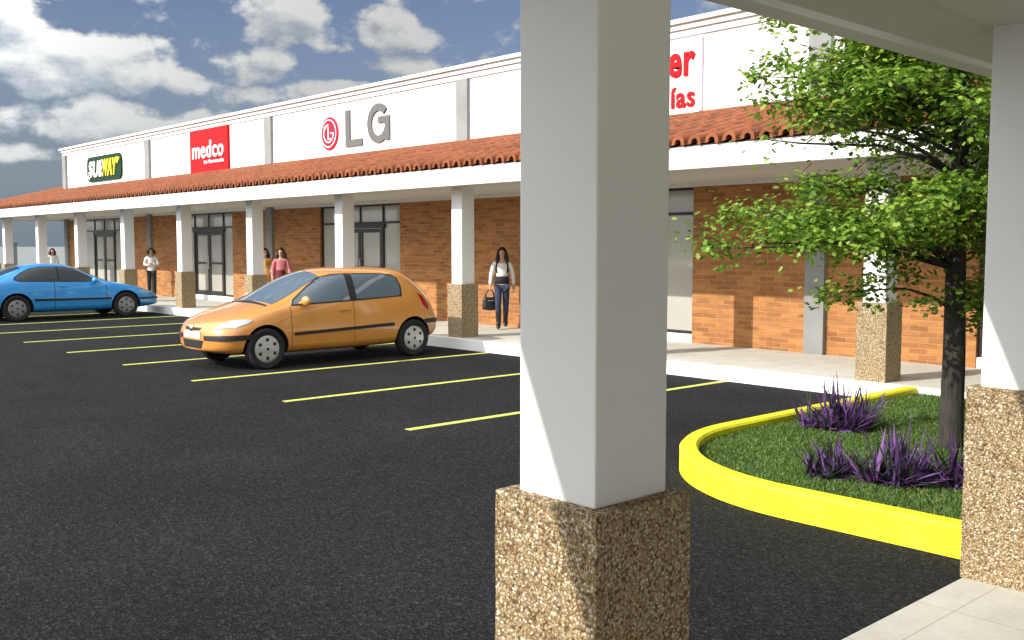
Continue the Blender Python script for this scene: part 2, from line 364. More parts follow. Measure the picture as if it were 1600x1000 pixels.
# ------------------------------------------------------------------ main shop building
def barrel_roof(name, parent, along, clip, eave0, z_e, z_t, run, a0, a1, pitch=.27):
    """along: 'X' roof climbing +Y, or 'Y' roof climbing +X ; clip(a) -> start of the slope at a"""
    b = bmesh.new(); slope = (z_t - z_e) / run; rnd = random.Random(3); n = int((a1 - a0) / pitch); L_ = .42
    def put(a, s, z): return (a, eave0 + s, z) if along == 'X' else (eave0 + s, a, z)
    for i in range(n + 1):
        a = a0 + i * pitch; s0 = clip(a)
        if s0 >= run - .1: continue
        rows = int((run - s0) / L_) + 1
        for j in range(rows):
            q0 = s0 + j * L_ - (.05 if j else .0); q1 = min(s0 + (j + 1) * L_ + .02, run)
            if q1 - q0 < .05: continue
            jx = rnd.uniform(-.005, .005); jz = rnd.uniform(-.002, .003)
            V = []
            for q, r, lift in ((q0, .102, .016), (q1, .092, .004)):
                z = z_e + slope * q + lift + jz + .03
                V.append([b.verts.new(put(a + jx + r * math.cos(R(180 - t)), q, z + (r + .012) * math.sin(R(t)) * .9)) for t in range(-12, 205, 24)])
                V.append([b.verts.new(put(a + jx + r * .50 * math.cos(R(180 - t)), q, z + r * .52 * math.sin(R(t)))) for t in range(-12, 205, 24)])
            for k in range(len(V[0]) - 1):
                b.faces.new((V[0][k], V[0][k + 1], V[2][k + 1], V[2][k])); b.faces.new((V[1][k], V[3][k], V[3][k + 1], V[1][k + 1]))
                b.faces.new((V[0][k], V[1][k], V[1][k + 1], V[0][k + 1]))
            # channel tile between the barrels
            U = []
            for q in (q0, q1):
                z = z_e + slope * q + (.030 if q == q0 else .010)
                U.append([b.verts.new(put(a + pitch / 2 + .085 * math.cos(R(180 + t)), q, z + .055 + .06 * math.sin(R(180 + t)))) for t in range(0, 181, 36)])
            for k in range(5): b.faces.new((U[0][k], U[1][k], U[1][k + 1], U[0][k + 1]))
    me = bpy.data.meshes.new(name); bmesh.ops.recalc_face_normals(b, faces=b.faces[:]); b.to_mesh(me); b.free(); me.materials.append(M['tile'])
    for p_ in me.polygons: p_.use_smooth = True
    o = bpy.data.objects.new(name, me); C.objects.link(o); o.parent = parent; sharp_smooth(o, 50); return o

def column(parent, x0, y0, sx=.285, bx=.38, top=2.835):
    """x0, y0 : the pedestal's low corner"""
    i = (bx - sx) / 2; cx, cy = x0 + bx / 2, y0 + bx / 2
    s = MB(); s.box(-sx / 2, sx / 2, -sx / 2, sx / 2, 1.125 - Z0, top - Z0, .006); o = s.build('column', M['white'], parent); o.location = (cx, cy, Z0)
    t = bmesh.new(); bmesh.ops.create_cube(t, size=1)
    for v in t.verts: v.co = Vector((v.co.x * bx, v.co.y * bx, .468 + v.co.z * .936))
    bmesh.ops.subdivide_edges(t, edges=t.edges[:], cuts=22, use_grid_fill=True)
    rnd = random.Random(int(x0 * 100))
    for v in t.verts: v.co += v.normal * (.004 * noise.noise(v.co * 60 + Vector((x0, y0, 0))))
    b = MB(); b.join(t); pd = b.build('pedestal', M['pebble'], o, smooth=False); return o

BL = thing('shopping_building', 'long white shopping building with brick shopfronts and a tiled colonnade', 'building', (0, 0, 0))
# brick piers centred on the grey pilasters, glazing between them
PIL = [-40.10 + .18, -32.12, -24.19, -16.09, -7.90, .2]
BR = [(-40.1, -38.9), (-34.15, -30.15), (-26.42, -21.75), (-18.36, -13.80), (-10.19, -5.55), (-1.9, 12)]
GL = [(-38.9, -34.15), (-30.15, -26.42), (-21.75, -18.36), (-13.80, -10.19), (-5.55, -1.9)]
for x0, x1 in BR:
    b = MB(); b.box(x0, x1, YW, YW + .3, Z0 - .02, 2.765); b.build('brick_wall', M['brick'], BL)
b = MB(); b.box(-40.1, 12, YW, YW + .3, 2.765, 5.235); b.box(-40.1, -39.8, YW + .301, 26, 0, 5.235); b.build('upper_wall', M['white'], BL)
b = MB(); b.box(-40.05, 12, YW + .3, 26, 4.7, 4.9); b.build('flat_roof', M['pilaster'], BL)
b = MB()
for z0, z1, pr in ((5.22, 5.285, .035), (5.288, 5.33, .025), (5.333, 5.39, .07), (5.392, 5.425, .055), (5.427, 5.50, .12)):
    b.box(-40.1 - pr * 1.6, 12, YW - pr, YW + .31, z0, z1, .004)
    b.box(-40.1 - pr * 1.6, -39.79, YW + .312, 26, z0, z1, .004)
b.build('cornice', M['cornice'], BL)
for x in PIL[:-1]:
    b = MB(); b.box(x - .18, x + .18, YW - .07, YW - .001, 2.9, 5.218); b.box(x - .16, x + .16, YW - .08, YW - .001, Z0, 2.81); b.build('pilaster', M['pilaster'], BL)
# canopy
b = MB(); b.box(-42.8, XF, YF, YF + .13, 2.80, 3.10, .008); b.box(3.45, 12, YF, YF + .13, 2.80, 3.10, .008); b.box(-42.8, -42.67, YF + .131, 22, 2.80, 3.10); b.build('fascia', M['white'], BL)
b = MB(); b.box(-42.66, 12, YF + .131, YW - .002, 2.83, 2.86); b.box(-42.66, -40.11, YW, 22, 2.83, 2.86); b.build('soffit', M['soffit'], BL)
b = MB()
b.poly([(-42.8, YF - .02, 3.102), (XF, YF - .02, 3.102), (.45, YW, 3.86), (-40.1, YW, 3.86)]); b.poly([(3.45, YF - .02, 3.102), (12, YF - .02, 3.102), (12, YW, 3.86), (.45, YW, 3.86)])
b.poly([(-42.82, YF, 3.102), (-40.1, YW, 3.86), (-40.1, 22, 3.86), (-42.82, 22, 3.102)])
b.build('roof_deck', M['tile_deck'], BL)
barrel_roof('tile_roof', BL, 'X', lambda a: max(0, min(a - XF, 3.45 - a) * (YW - YF) / 3.0 if a > XF else (-40.1 - a) if a < -40.1 else 0) - .05, YF, 3.102, 3.86, YW - YF, -42.6, 11.9)
b = MB(); b.tube([(-42.8, YF, 3.2), (-40.1, YW, 3.98)], .1, 8); b.box(-40.1, 12, YW - .05, YW - .001, 3.82, 3.98); b.build('roof_ridge', M['tile'], BL)
for k in range(9):
    x = -13.84 - 3.79 * (k - 2)
    if x < -41: continue
    if k == 1: x = -9.95
    if k == 0: x = -6.03
    column(BL, x, 11.10)
column(BL, -40.40, 11.10)
for x in (-42.25,): column(BL, x, 11.10)

DOORX = [(-37.6, -35.1), (-28.95, -27.15), (-20.95, -19.15), (-12.9, -11.1), (-4.6, -2.8)]
HEAD = 2.31
for (x0, x1), (d0, d1) in zip(GL, DOORX):
    d0, d1 = (d0 + .35, d1 - .35) if d1 - d0 > 2 else (d0, d1)
    f = MB()
    f.box(x0, x1, YW + .02, YW + .28, Z0 - .02, Z0 + .14)                          # white plinth below the glazing
    if False: pass
    pl = f.build('window_plinth', M['kerb_white'], BL)
    f = MB(); fw = .045; yf0, yf1 = YW + .06, YW + .13; zb = Z0 + .141
    f.box(x0, x0 + fw, yf0, yf1, zb, 2.764); f.box(x1 - fw, x1, yf0, yf1, zb, 2.764)
    f.box(x0 + fw, x1 - fw, yf0, yf1, 2.72, 2.764); f.box(x0 + fw, x1 - fw, yf0, yf1, HEAD, HEAD + .05)
    f.box(x0 + fw, d0 - .075, yf0, yf1, zb, zb + .05); f.box(d1 + .075, x1 - fw, yf0, yf1, zb, zb + .05)
    for x in (d0 - .04, d1 + .04): f.box(x - .03, x + .03, yf0 + .003, yf1 - .003, HEAD + .05, 2.72)
    xm = (d0 + d1) / 2; f.box(xm - .022, xm + .022, yf0 + .003, yf1 - .003, HEAD + .05, 2.72)
    wf = f.build('shop_window', M['frame'], BL)
    xs = [x0 + fw, d0 - .075, xm, d1 + .075, x1 - fw]
    for i in range(4):                                                               # fixed panes: sides below, transoms above
        b = MB()
        a0, a1 = (x0 + fw, d0 - .07) if i == 0 else (d0 - .01, xm - .022) if i == 1 else (xm + .022, d1 + .01) if i == 2 else (d1 + .07, x1 - fw)
        if i in (0, 3): b.box(a0, a1, yf0 + .03, yf0 + .042, zb + .05, HEAD)
        b.box(a0, a1, yf0 + .03, yf0 + .042, HEAD + .05, 2.72); b.build('pane', M['glass'], wf)
    f = MB(); z0 = Z0 + .145
    f.box(d0 - .075, d0, yf0 - .02, yf1 + .01, z0, HEAD - .001); f.box(d1, d1 + .075, yf0 - .02, yf1 + .01, z0, HEAD - .001)
    f.box(d0 - .12, d1 + .12, yf0 - .03, yf1 + .01, HEAD - .10, HEAD - .002)
    h = (d1 - d0) / 2
    for s in (0, 1):
        e0, e1 = d0 + s * h + .008, d0 + (s + 1) * h - .008; q0, q1 = yf0 + .004, yf1 - .02
        f.box(e0, e0 + .085, q0, q1, z0 + .02, HEAD - .11); f.box(e1 - .085, e1, q0, q1, z0 + .02, HEAD - .11)
        f.box(e0 + .085, e1 - .085, q0, q1, z0 + .02, z0 + .13); f.box(e0 + .085, e1 - .085, q0, q1, HEAD - .20, HEAD - .11)
        f.box(e0 + .085, e1 - .085, q0, q1, z0 + .92, z0 + .98)
    dr = f.build('double_door', M['frame'], BL)
    for s in (0, 1):
        e0, e1 = d0 + s * h + .093, d0 + (s + 1) * h - .093
        b = MB(); b.box(e0, e1, yf0 + .03, yf0 + .04, z0 + .13, z0 + .92); b.box(e0, e1, yf0 + .03, yf0 + .04, z0 + .98, HEAD - .20); b.build('pane', M['glass'], dr)
        hx = e1 + .04 if s == 0 else e0 - .04
        b = MB(); b.tube([(hx, yf0 - .005, z0 + .8), (hx, yf0 - .05, z0 + .82), (hx, yf0 - .05, z0 + 1.15), (hx, yf0 - .005, z0 + 1.17)], .012, 6); b.build('door_handle', M['groove'], dr)

# ------------------------------------------------------------------ near wing with the canopy we look out from
XR = 3.45                    # the wing's far fascia
WG = thing('canopy_wing', 'near covered walkway, a tiled canopy on stone footed white columns with shaded soffit', 'canopy')
b = MB(); b.box(XF, XF + .13, -9, YF - .002, 2.80, 3.10, .008); b.box(XR - .13, XR, -9, YF - .002, 2.80, 3.10, .008); b.build('fascia', M['white'], WG)
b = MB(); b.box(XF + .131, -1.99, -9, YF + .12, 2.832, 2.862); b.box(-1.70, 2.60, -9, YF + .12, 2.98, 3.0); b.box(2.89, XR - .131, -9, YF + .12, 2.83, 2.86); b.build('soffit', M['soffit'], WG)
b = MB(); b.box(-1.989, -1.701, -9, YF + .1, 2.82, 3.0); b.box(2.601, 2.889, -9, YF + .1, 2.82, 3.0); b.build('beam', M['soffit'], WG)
b = MB(); b.poly([(XF - .02, -9, 3.102), (.45, -9, 3.86), (.45, YW - .02, 3.86), (XF - .02, YF - .03, 3.102)]); b.poly([(XR + .02, -9, 3.102), (.45, -9, 3.862), (.45, YW - .02, 3.862), (XR + .02, YF - .03, 3.102)]); b.build('roof_deck', M['tile_deck'], WG)
clip = lambda a: max(0, (a - YF) * 3.0 / (YW - YF) if a > YF else 0) - .05
barrel_roof('tile_roof', WG, 'Y', clip, XF, 3.102, 3.86, 3.0, -8.9, YW - .2)
o = barrel_roof('tile_roof', WG, 'Y', clip, XF, 3.102, 3.86, 3.0, -8.9, YW - .2); o.scale.x = -1; o.location.x = .9
b = MB(); b.tube([(.45, -9, 3.9), (.45, YW, 3.9)], .11, 8); b.build('roof_ridge', M['tile'], WG)
for y in (1.805, 4.825, 7.845, -1.215, -4.235): column(WG, -2.045, y, top=2.825)
for y in (1.805, 4.825, 7.845, -1.215, -4.235): column(WG, 2.555, y, top=2.825)

# ------------------------------------------------------------------ shop signs on the parapet
M['red'] = mat('sign_red', (.46, .002, .006), .6, 0, .15); M['sgreen'] = mat('sign_green', (.002, .030, .012), .6, 0, .15)
M['syellow'] = mat('sign_yellow', (.82, .72, .01), .45); M['swhite'] = mat('sign_white', (.8, .8, .79), .45)
M['sgrey'] = mat('sign_grey', (.12, .115, .115), .6, 0, .2); M['crimson'] = mat('emblem_red', (.50, .008, .03), .6, 0, .2); M['panel_edge'] = mat('panel_edge', (.62, .6, .66), .5)
YS = YW - .0                  # face the signs are fixed to
def letters(name, body, parent, m, x0, x1, z0, z1, depth, y, weight=0.0, shear=0.0, res=4):
    c = bpy.data.curves.new('text', 'FONT'); c.body = body; c.extrude = .5; c.offset = weight; c.resolution_u = res; c.shear = shear; c.size = 1; c.space_character = 1.08
    t = bpy.data.objects.new('text', c); C.objects.link(t)
    dg = bpy.context.evaluated_depsgraph_get(); me = bpy.data.meshes.new_from_object(t.evaluated_get(dg)); bpy.data.objects.remove(t); bpy.data.curves.remove(c)
    xs = [v.co.x for v in me.vertices]; ys = [v.co.y for v in me.vertices]
    ax, bx, ay, by = min(xs), max(xs), min(ys), max(ys)
    for v in me.vertices:
        v.co = Vector((x0 + (v.co.x - ax) / (bx - ax) * (x1 - x0), y - depth * (.5 + v.co.z), z0 + (v.co.y - ay) / (by - ay) * (z1 - z0)))
    me.name = name; me.materials.clear(); me.materials.append(m)
    o = bpy.data.objects.new(name, me); C.objects.link(o); o.parent = parent; return o
def rounded(x0, x1, z0, z1, r, n=6):
    P = []
    for cx, cz, a in ((x1 - r, z1 - r, 0), (x0 + r, z1 - r, 90), (x0 + r, z0 + r, 180), (x1 - r, z0 + r, 270)):
        P += [(cx + r * math.cos(R(a + 90 * k / n)), cz + r * math.sin(R(a + 90 * k / n))) for k in range(n + 1)]
    return P
def slab(name, m, parent, pts, y0, y1):
    b = MB(); lo = [b.bm.verts.new((x, y0, z)) for x, z in pts]; hi = [b.bm.verts.new((x, y1, z)) for x, z in pts]; n = len(pts)
    b.bm.faces.new(lo); b.bm.faces.new(hi[::-1])
    for i in range(n): b.bm.faces.new((lo[i], hi[i], hi[(i + 1) % n], lo[(i + 1) % n]))
    return b.build(name, m, parent)
def arc_band(cx, cz, r0, r1, a0, a1, sx=1, n=40):
    o = [(cx + sx * r1 * math.cos(R(a0 + (a1 - a0) * k / n)), cz + r1 * math.sin(R(a0 + (a1 - a0) * k / n))) for k in range(n + 1)]
    i = [(cx + sx * r0 * math.cos(R(a0 + (a1 - a0) * k / n)), cz + r0 * math.sin(R(a0 + (a1 - a0) * k / n))) for k in range(n + 1)]
    return o + i[::-1]
def band(name, m, parent, cx, cz, r0, r1, a0, a1, y0, y1, sx=1, extra=()):
    b = MB(); n = 40
    for k in range(n):
        q = arc_band(cx, cz, r0, r1, a0 + (a1 - a0) * k / n, a0 + (a1 - a0) * (k + 1) / n, sx, 1)
        lo = [b.bm.verts.new((x, y0, z)) for x, z in q]; hi = [b.bm.verts.new((x, y1, z)) for x, z in q]
        b.bm.faces.new(lo); b.bm.faces.new(hi[::-1]); b.bm.faces.new((lo[0], hi[0], hi[1], lo[1])); b.bm.faces.new((lo[2], hi[2], hi[3], lo[3]))
    for i, (x0, x1, z0, z1) in enumerate(extra): b.box(x0, x1, min(y0, y1) - .003 * (i + 1), max(y0, y1) - .001 * (i + 1), z0, z1)
    return b.build(name, m, parent)
SG = 'shop signs on the white parapet'
s = thing('shop_sign', 'green bordered oval sign with SUBWAY in white and yellow letters', 'sign', (0, 0, 0), 0, SG)
def ell(x0, x1, z0, z1, r): return rounded(x0, x1, z0, z1, r, 8)
slab('board', M['sgreen'], s, ell(-37.5, -34.3, 4.10, 4.98, .26), YS - .06, YS - .002)
letters('lettering', 'SUB', s, M['swhite'], -37.28, -35.85, 4.24, 4.82, .03, YS - .061, .035, .18)
letters('lettering', 'WAY', s, M['syellow'], -36.02, -34.62, 4.24, 4.84, .03, YS - .061, .035, .18)
slab('arrow', M['syellow'], s, [(-34.75, 4.74), (-34.62, 4.86), (-34.36, 4.80), (-34.58, 4.62)], YS - .091, YS - .061)
slab('arrow', M['swhite'], s, [(-37.42, 4.28), (-37.22, 4.40), (-37.1, 4.26), (-37.2, 4.18)], YS - .091, YS - .061)
s = thing('shop_sign', 'square red sign with medco in rounded white lower case letters', 'sign', (0, 0, 0), 0, SG)
b = MB(); b.box(-28.9, -26.46, YS - .07, YS - .002, 3.96, 5.20, .01); b.build('board', M['red'], s)
letters('lettering', 'medco', s, M['swhite'], -28.68, -26.68, 4.36, 4.86, .03, YS - .071, .014)
letters('lettering', 'tu farmacia', s, M['swhite'], -27.95, -26.68, 4.20, 4.31, .02, YS - .071, .03)
s = thing('shop_sign', 'big grey letters LG beside a round red emblem, fixed straight onto the parapet', 'sign', (0, 0, 0), 0, SG)
cx, cz = -21.22, 4.53
b = MB(); b.lathe([(0, 0), (.39, 0), (.40, .01), (.40, .03), (0, .03)], 48, 'Y', (cx, YS - .032, cz)); em = b.build('emblem', M['crimson'], s)
band('ring', M['swhite'], em, cx, cz, .315, .34, 0, 360, YS - .044, YS - .0335)
b = MB()
b.box(cx - .035, cx + .0, YS - .044, YS - .0335, cz - .15, cz + .17); b.box(cx + .0, cx + .09, YS - .044, YS - .0335, cz - .15, cz - .115); b.build('monogram', M['swhite'], em)
band('monogram', M['swhite'], em, cx, cz, .20, .228, 90, 355, YS - .044, YS - .0335, 1, [(cx + .08, cx + .226, cz - .012, cz + .016)])
b = MB(); b.lathe([(0, 0), (.045, 0), (.045, .012), (0, .012)], 16, 'Y', (cx - .15, YS - .046, cz + .15)); b.build('monogram', M['swhite'], em)
b = MB(); b.box(-20.49, -20.30, YS - .035, YS - .002, 4.15, 5.01); b.box(-20.30, -19.79, YS - .035, YS - .002, 4.15, 4.31); b.build('letter', M['sgrey'], s)
band('letter', M['sgrey'], s, -19.13, 4.60, .28, .45, 42, 360, YS - .035, YS - .002, .98, [(-19.13, -18.69, 4.60, 4.745), (-18.86, -18.69, 4.20, 4.599)])
s = thing('shop_sign', 'large white sign panel with red lettering ending in er and ías', 'sign', (0, 0, 0), 0, SG)
b = MB(); b.box(-14.2, -10.03, YS - .05, YS - .003, 3.94, 5.17); b.build('board', M['panel_edge'], s)
b = MB(); b.box(-14.17, -10.06, YS - .07, YS - .05, 3.97, 5.14); b.build('panel', M['swhite'], s)
letters('lettering', 'er', s, M['red'], -10.68, -10.13, 4.56, 4.96, .025, YS - .071, .03)
letters('lettering', 'ías', s, M['red'], -10.62, -10.13, 4.06, 4.40, .025, YS - .071, .022)

# ------------------------------------------------------------------ cars
M['tyre'] = mat('tyre_rubber', (.012, .012, .013), .85); M['black_trim'] = mat('black_trim', (.012, .012, .013), .5)
M['arch'] = mat('wheel_well', (.006, .006, .006), .95); M['hub'] = mat('silver_hubcap', (.52, .53, .54), .35, .55)
M['hub_dark'] = mat('dull_alloy', (.27, .27, .29), .4, .6); M['chrome'] = mat('chrome', (.75, .75, .76), .12, 1)
M['lamp'] = mat('headlamp_glass', (.42, .46, .50), .08, .35, .8); M['tail'] = mat('tail_lamp', (.35, .008, .010), .15); M['plate'] = mat('number_plate', (.78, .78, .76), .5)
M['seam'] = mat('panel_gap', (.07, .04, .012), .8)
def paint(name, col, coat=.9):
    m = mat(name, col, .27, 0, .5); b = m.node_tree.nodes['Principled BSDF']; b.inputs['Coat Weight'].default_value = coat; b.inputs['Coat Roughness'].default_value = .05
    v = coords(m); f = noise_tex(m, v, 2.5, 5); base(m, ramp(m, f, [(.35, tuple(c * .93 for c in col)), (.65, col)])); return m
M['orange'] = paint('orange_car_paint', (.56, .235, .048)); M['blue'] = paint('blue_car_paint', (.018, .245, .61))
def car_glass(name, col):
    m = mat(name, col, .04, 0, .8); return m
M['cglass_blue'] = car_glass('reflection_blue_car_glass', (.085, .115, .145)); M['cglass_dark'] = car_glass('dark_car_glass', (.018, .022, .026))  # first glass has a bluish reflection put into its base colour

def loft(stations, mats, arches, sub=2):
    """stations: (s, [(half width, z), ...] from the underside centre up over the side to the roof centre)"""
    bm = bmesh.new(); rows = []
    for s, prof in stations:
        L = [bm.verts.new((s, y, z)) for y, z in prof]; Rr = [bm.verts.new((s, -y, z)) for y, z in prof[1:-1]][::-1]
        rows.append(L + Rr)
    n = len(rows[0])
    for a, b in zip(rows, rows[1:]):
        for k in range(n): bm.faces.new((a[k], a[(k + 1) % n], b[(k + 1) % n], b[k]))
    for row, flip in ((rows[0], False), (rows[-1], True)):                       # close the ends with strips across
        m = len(stations[0][1]) - 1
        for k in range(m):
            L0, L1 = row[k], row[k + 1]; R0, R1 = row[(-k) % n], row[(-(k + 1)) % n]
            f = [v for v in (L0, L1, R1, R0)]; u = []
            for v in f:
                if v not in u: u.append(v)
            if len(u) > 2: bm.faces.new(u)
    bmesh.ops.recalc_face_normals(bm, faces=bm.faces[:])
    me = bpy.data.meshes.new('hull'); bm.to_mesh(me); bm.free()
    for k in mats: me.materials.append(k)
    o = bpy.data.objects.new('hull', me); C.objects.link(o)
    md = o.modifiers.new('s', 'SUBSURF'); md.levels = sub; md.render_levels = sub
    cut = bmesh.new()
    for s, z, r, w in arches:
        for sg in (1, -1):
            q = bmesh.new(); bmesh.ops.create_cone(q, cap_ends=True, segments=40, radius1=r, radius2=r, depth=.62)
            bmesh.ops.rotate(q, verts=q.verts, matrix=Matrix.Rotation(R(90), 3, 'X')); bmesh.ops.translate(q, verts=q.verts, vec=(s, sg * (w + .08), z))
            t = bpy.data.meshes.new('t'); q.to_mesh(t); q.free(); cut.from_mesh(t)
    for f in cut.faces: f.material_index = 1
    cm = bpy.data.meshes.new('cut'); cut.to_mesh(cm); cut.free()
    for k in mats: cm.materials.append(k)
    co = bpy.data.objects.new('cut', cm); C.objects.link(co)
    bo = o.modifiers.new('b', 'BOOLEAN'); bo.operation = 'DIFFERENCE'; bo.object = co; bo.solver = 'EXACT'
    bpy.context.view_layer.update(); dg = bpy.context.evaluated_depsgraph_get()
    fin = bpy.data.meshes.new_from_object(o.evaluated_get(dg))
    bo.show_viewport = False; bpy.context.view_layer.update(); dg = bpy.context.evaluated_depsgraph_get()
    raw = bmesh.new(); raw.from_mesh(o.evaluated_get(dg).to_mesh()); bmesh.ops.triangulate(raw, faces=raw.faces[:]); tree = BVHTree.FromBMesh(raw); raw.free()
    bpy.data.objects.remove(o); bpy.data.objects.remove(co)
    return fin, tree

class Skinner:
    """lays panes, lamps and trim onto a car's skin"""
    def __init__(s, tree, root): s.t, s.root = tree, root
    def lay(s, name, m, pts, d, off=.004, step=.04, mirror=False, parent=None, depth=.02):
        b = bmesh.new()
        for sg in ((1, -1) if mirror else (1,)):
            s._one(b, [Vector((p[0], p[1] * sg, p[2])) for p in pts], Vector((d[0], d[1] * sg, d[2])).normalized(), off, step, depth)
        me = bpy.data.meshes.new(name); b.to_mesh(me); b.free(); me.materials.append(m)
        for p in me.polygons: p.use_smooth = True
        o = bpy.data.objects.new(name, me); C.objects.link(o); o.parent = parent or s.root; sharp_smooth(o, 40); return o
    def _one(s, out, P, d, off, step, depth):
        e1 = d.orthogonal().normalized()
        e1 = (Vector((1, 0, 0)) - d * d.x); e1 = e1.normalized() if e1.length > .3 else (Vector((0, 1, 0)) - d * d.y).normalized()
        e2 = d.cross(e1); o = P[0]
        q = [((p - o).dot(e1), (p - o).dot(e2)) for p in P]
        area = sum(a[0] * b_[1] - b_[0] * a[1] for a, b_ in zip(q, q[1:] + q[:1]))
        if area < 0: q = q[::-1]
        u0, u1, v0, v1 = min(a for a, _ in q), max(a for a, _ in q), min(b_ for _, b_ in q), max(b_ for _, b_ in q)
        nu, nv = max(1, math.ceil((u1 - u0) / step)), max(1, math.ceil((v1 - v0) / step))
        t = bmesh.new(); G = [[t.verts.new((u0 + (u1 - u0) * i / nu, v0 + (v1 - v0) * j / nv, 0)) for j in range(nv + 1)] for i in range(nu + 1)]
        for i in range(nu):
            for j in range(nv): t.faces.new((G[i][j], G[i + 1][j], G[i + 1][j + 1], G[i][j + 1]))
        for a, c in zip(q, q[1:] + q[:1]):
            dx, dy = c[0] - a[0], c[1] - a[1]
            if dx * dx + dy * dy < 1e-10: continue
            bmesh.ops.bisect_plane(t, geom=t.verts[:] + t.edges[:] + t.faces[:], plane_co=(a[0], a[1], 0), plane_no=(dy, -dx, 0), clear_outer=True, dist=1e-6)
        dead = []
        for v in t.verts:
            w = o + e1 * v.co.x + e2 * v.co.y; hit, nrm, _, _ = s.t.ray_cast(w - d * 3, d, 8)
            if hit is None: dead.append(v); continue
            if nrm.dot(d) > 0: nrm = -nrm
            v.co = hit + nrm * off
        bmesh.ops.delete(t, geom=dead, context='VERTS')
        if not t.faces: t.free(); return
        bmesh.ops.recalc_face_normals(t, faces=t.faces[:])
        t.normal_update()
        if sum((f.normal.dot(d) for f in t.faces)) > 0: bmesh.ops.reverse_faces(t, faces=t.faces[:])
        rim = [e for e in t.edges if e.is_boundary]
        ex = bmesh.ops.extrude_edge_only(t, edges=rim); 
        bmesh.ops.translate(t, verts=[v for v in ex['geom'] if isinstance(v, bmesh.types.BMVert)], vec=d * depth)
        me = bpy.data.meshes.new('t'); t.to_mesh(me); t.free(); out.from_mesh(me); bpy.data.meshes.remove(me)
def wheel(root, s, y, r, sg, hub_m, w=.19):
    b = MB(); h = w / 2
    b.lathe([(r * .66, -h * .8), (r * .74, -h), (r * .93, -h), (r, -h * .68), (r, h * .68), (r * .93, h), (r * .74, h), (r * .66, h * .8), (r * .64, 0), (r * .66, -h * .8)], 44, 'Y')
    o = b.build('wheel', M['tyre'], root, smooth=True); o.location = (s, y, r); sharp_smooth(o, 40)
    bm = bmesh.new(); ri = r * .70; n = 48                                       # domed disc with six round openings
    prof = [(0, .012), (.16, .012), (.36, .006), (.55, .002), (.70, -.002), (.86, -.004), (1.0, -.018)]
    rings = [[bm.verts.new((ri * f * math.cos(6.2832 * k / n), sg * (h * .92 + z), ri * f * math.sin(6.2832 * k / n))) for k in range(n)] for f, z in prof[1:]]
    c = bm.verts.new((0, sg * (h * .92 + .012), 0))
    for k in range(n): bm.faces.new((c, rings[0][k], rings[0][(k + 1) % n]))
    for a, q in zip(rings, rings[1:]):
        for k in range(n):
            bm.faces.new((a[k], a[(k + 1) % n], q[(k + 1) % n], q[k]))
    bmesh.ops.recalc_face_normals(bm, faces=bm.faces[:])
    me = bpy.data.meshes.new('hubcap'); bm.to_mesh(me); bm.free(); me.materials.append(hub_m)
    for p in me.polygons: p.use_smooth = True
    hb = bpy.data.objects.new('hubcap', me); C.objects.link(hb); hb.parent = o
    for k in range(6):
        d = MB(); a = R(60 * k + 30); d.lathe([(0, sg * .001), (ri * .125, sg * .001), (ri * .125, -sg * .02), (0, -sg * .02)], 14, 'Y', (ri * .64 * math.cos(a), sg * (h * .92 + .003), ri * .64 * math.sin(a)))
        d.build('hub_opening', M['black_trim'], o)
    d = MB(); d.lathe([(0, 0), (ri * .10, 0), (ri * .13, -sg * .01)], 14, 'Y', (0, sg * (h * .92 + .0155), 0)); d.build('hub_centre', M['black_trim'], o)
    return o
def mirror_part(root, s, y, z, m, sg):
    b = MB(); b.ball((s, sg * (y + .10), z), (.055, .105, .075)); b.tube([(s + .03, sg * (y - .03), z - .04), (s + .01, sg * (y + .05), z - .02)], .028, 8)
    return b.build('wing_mirror', m, root, smooth=True)
def W(*a): return list(a)

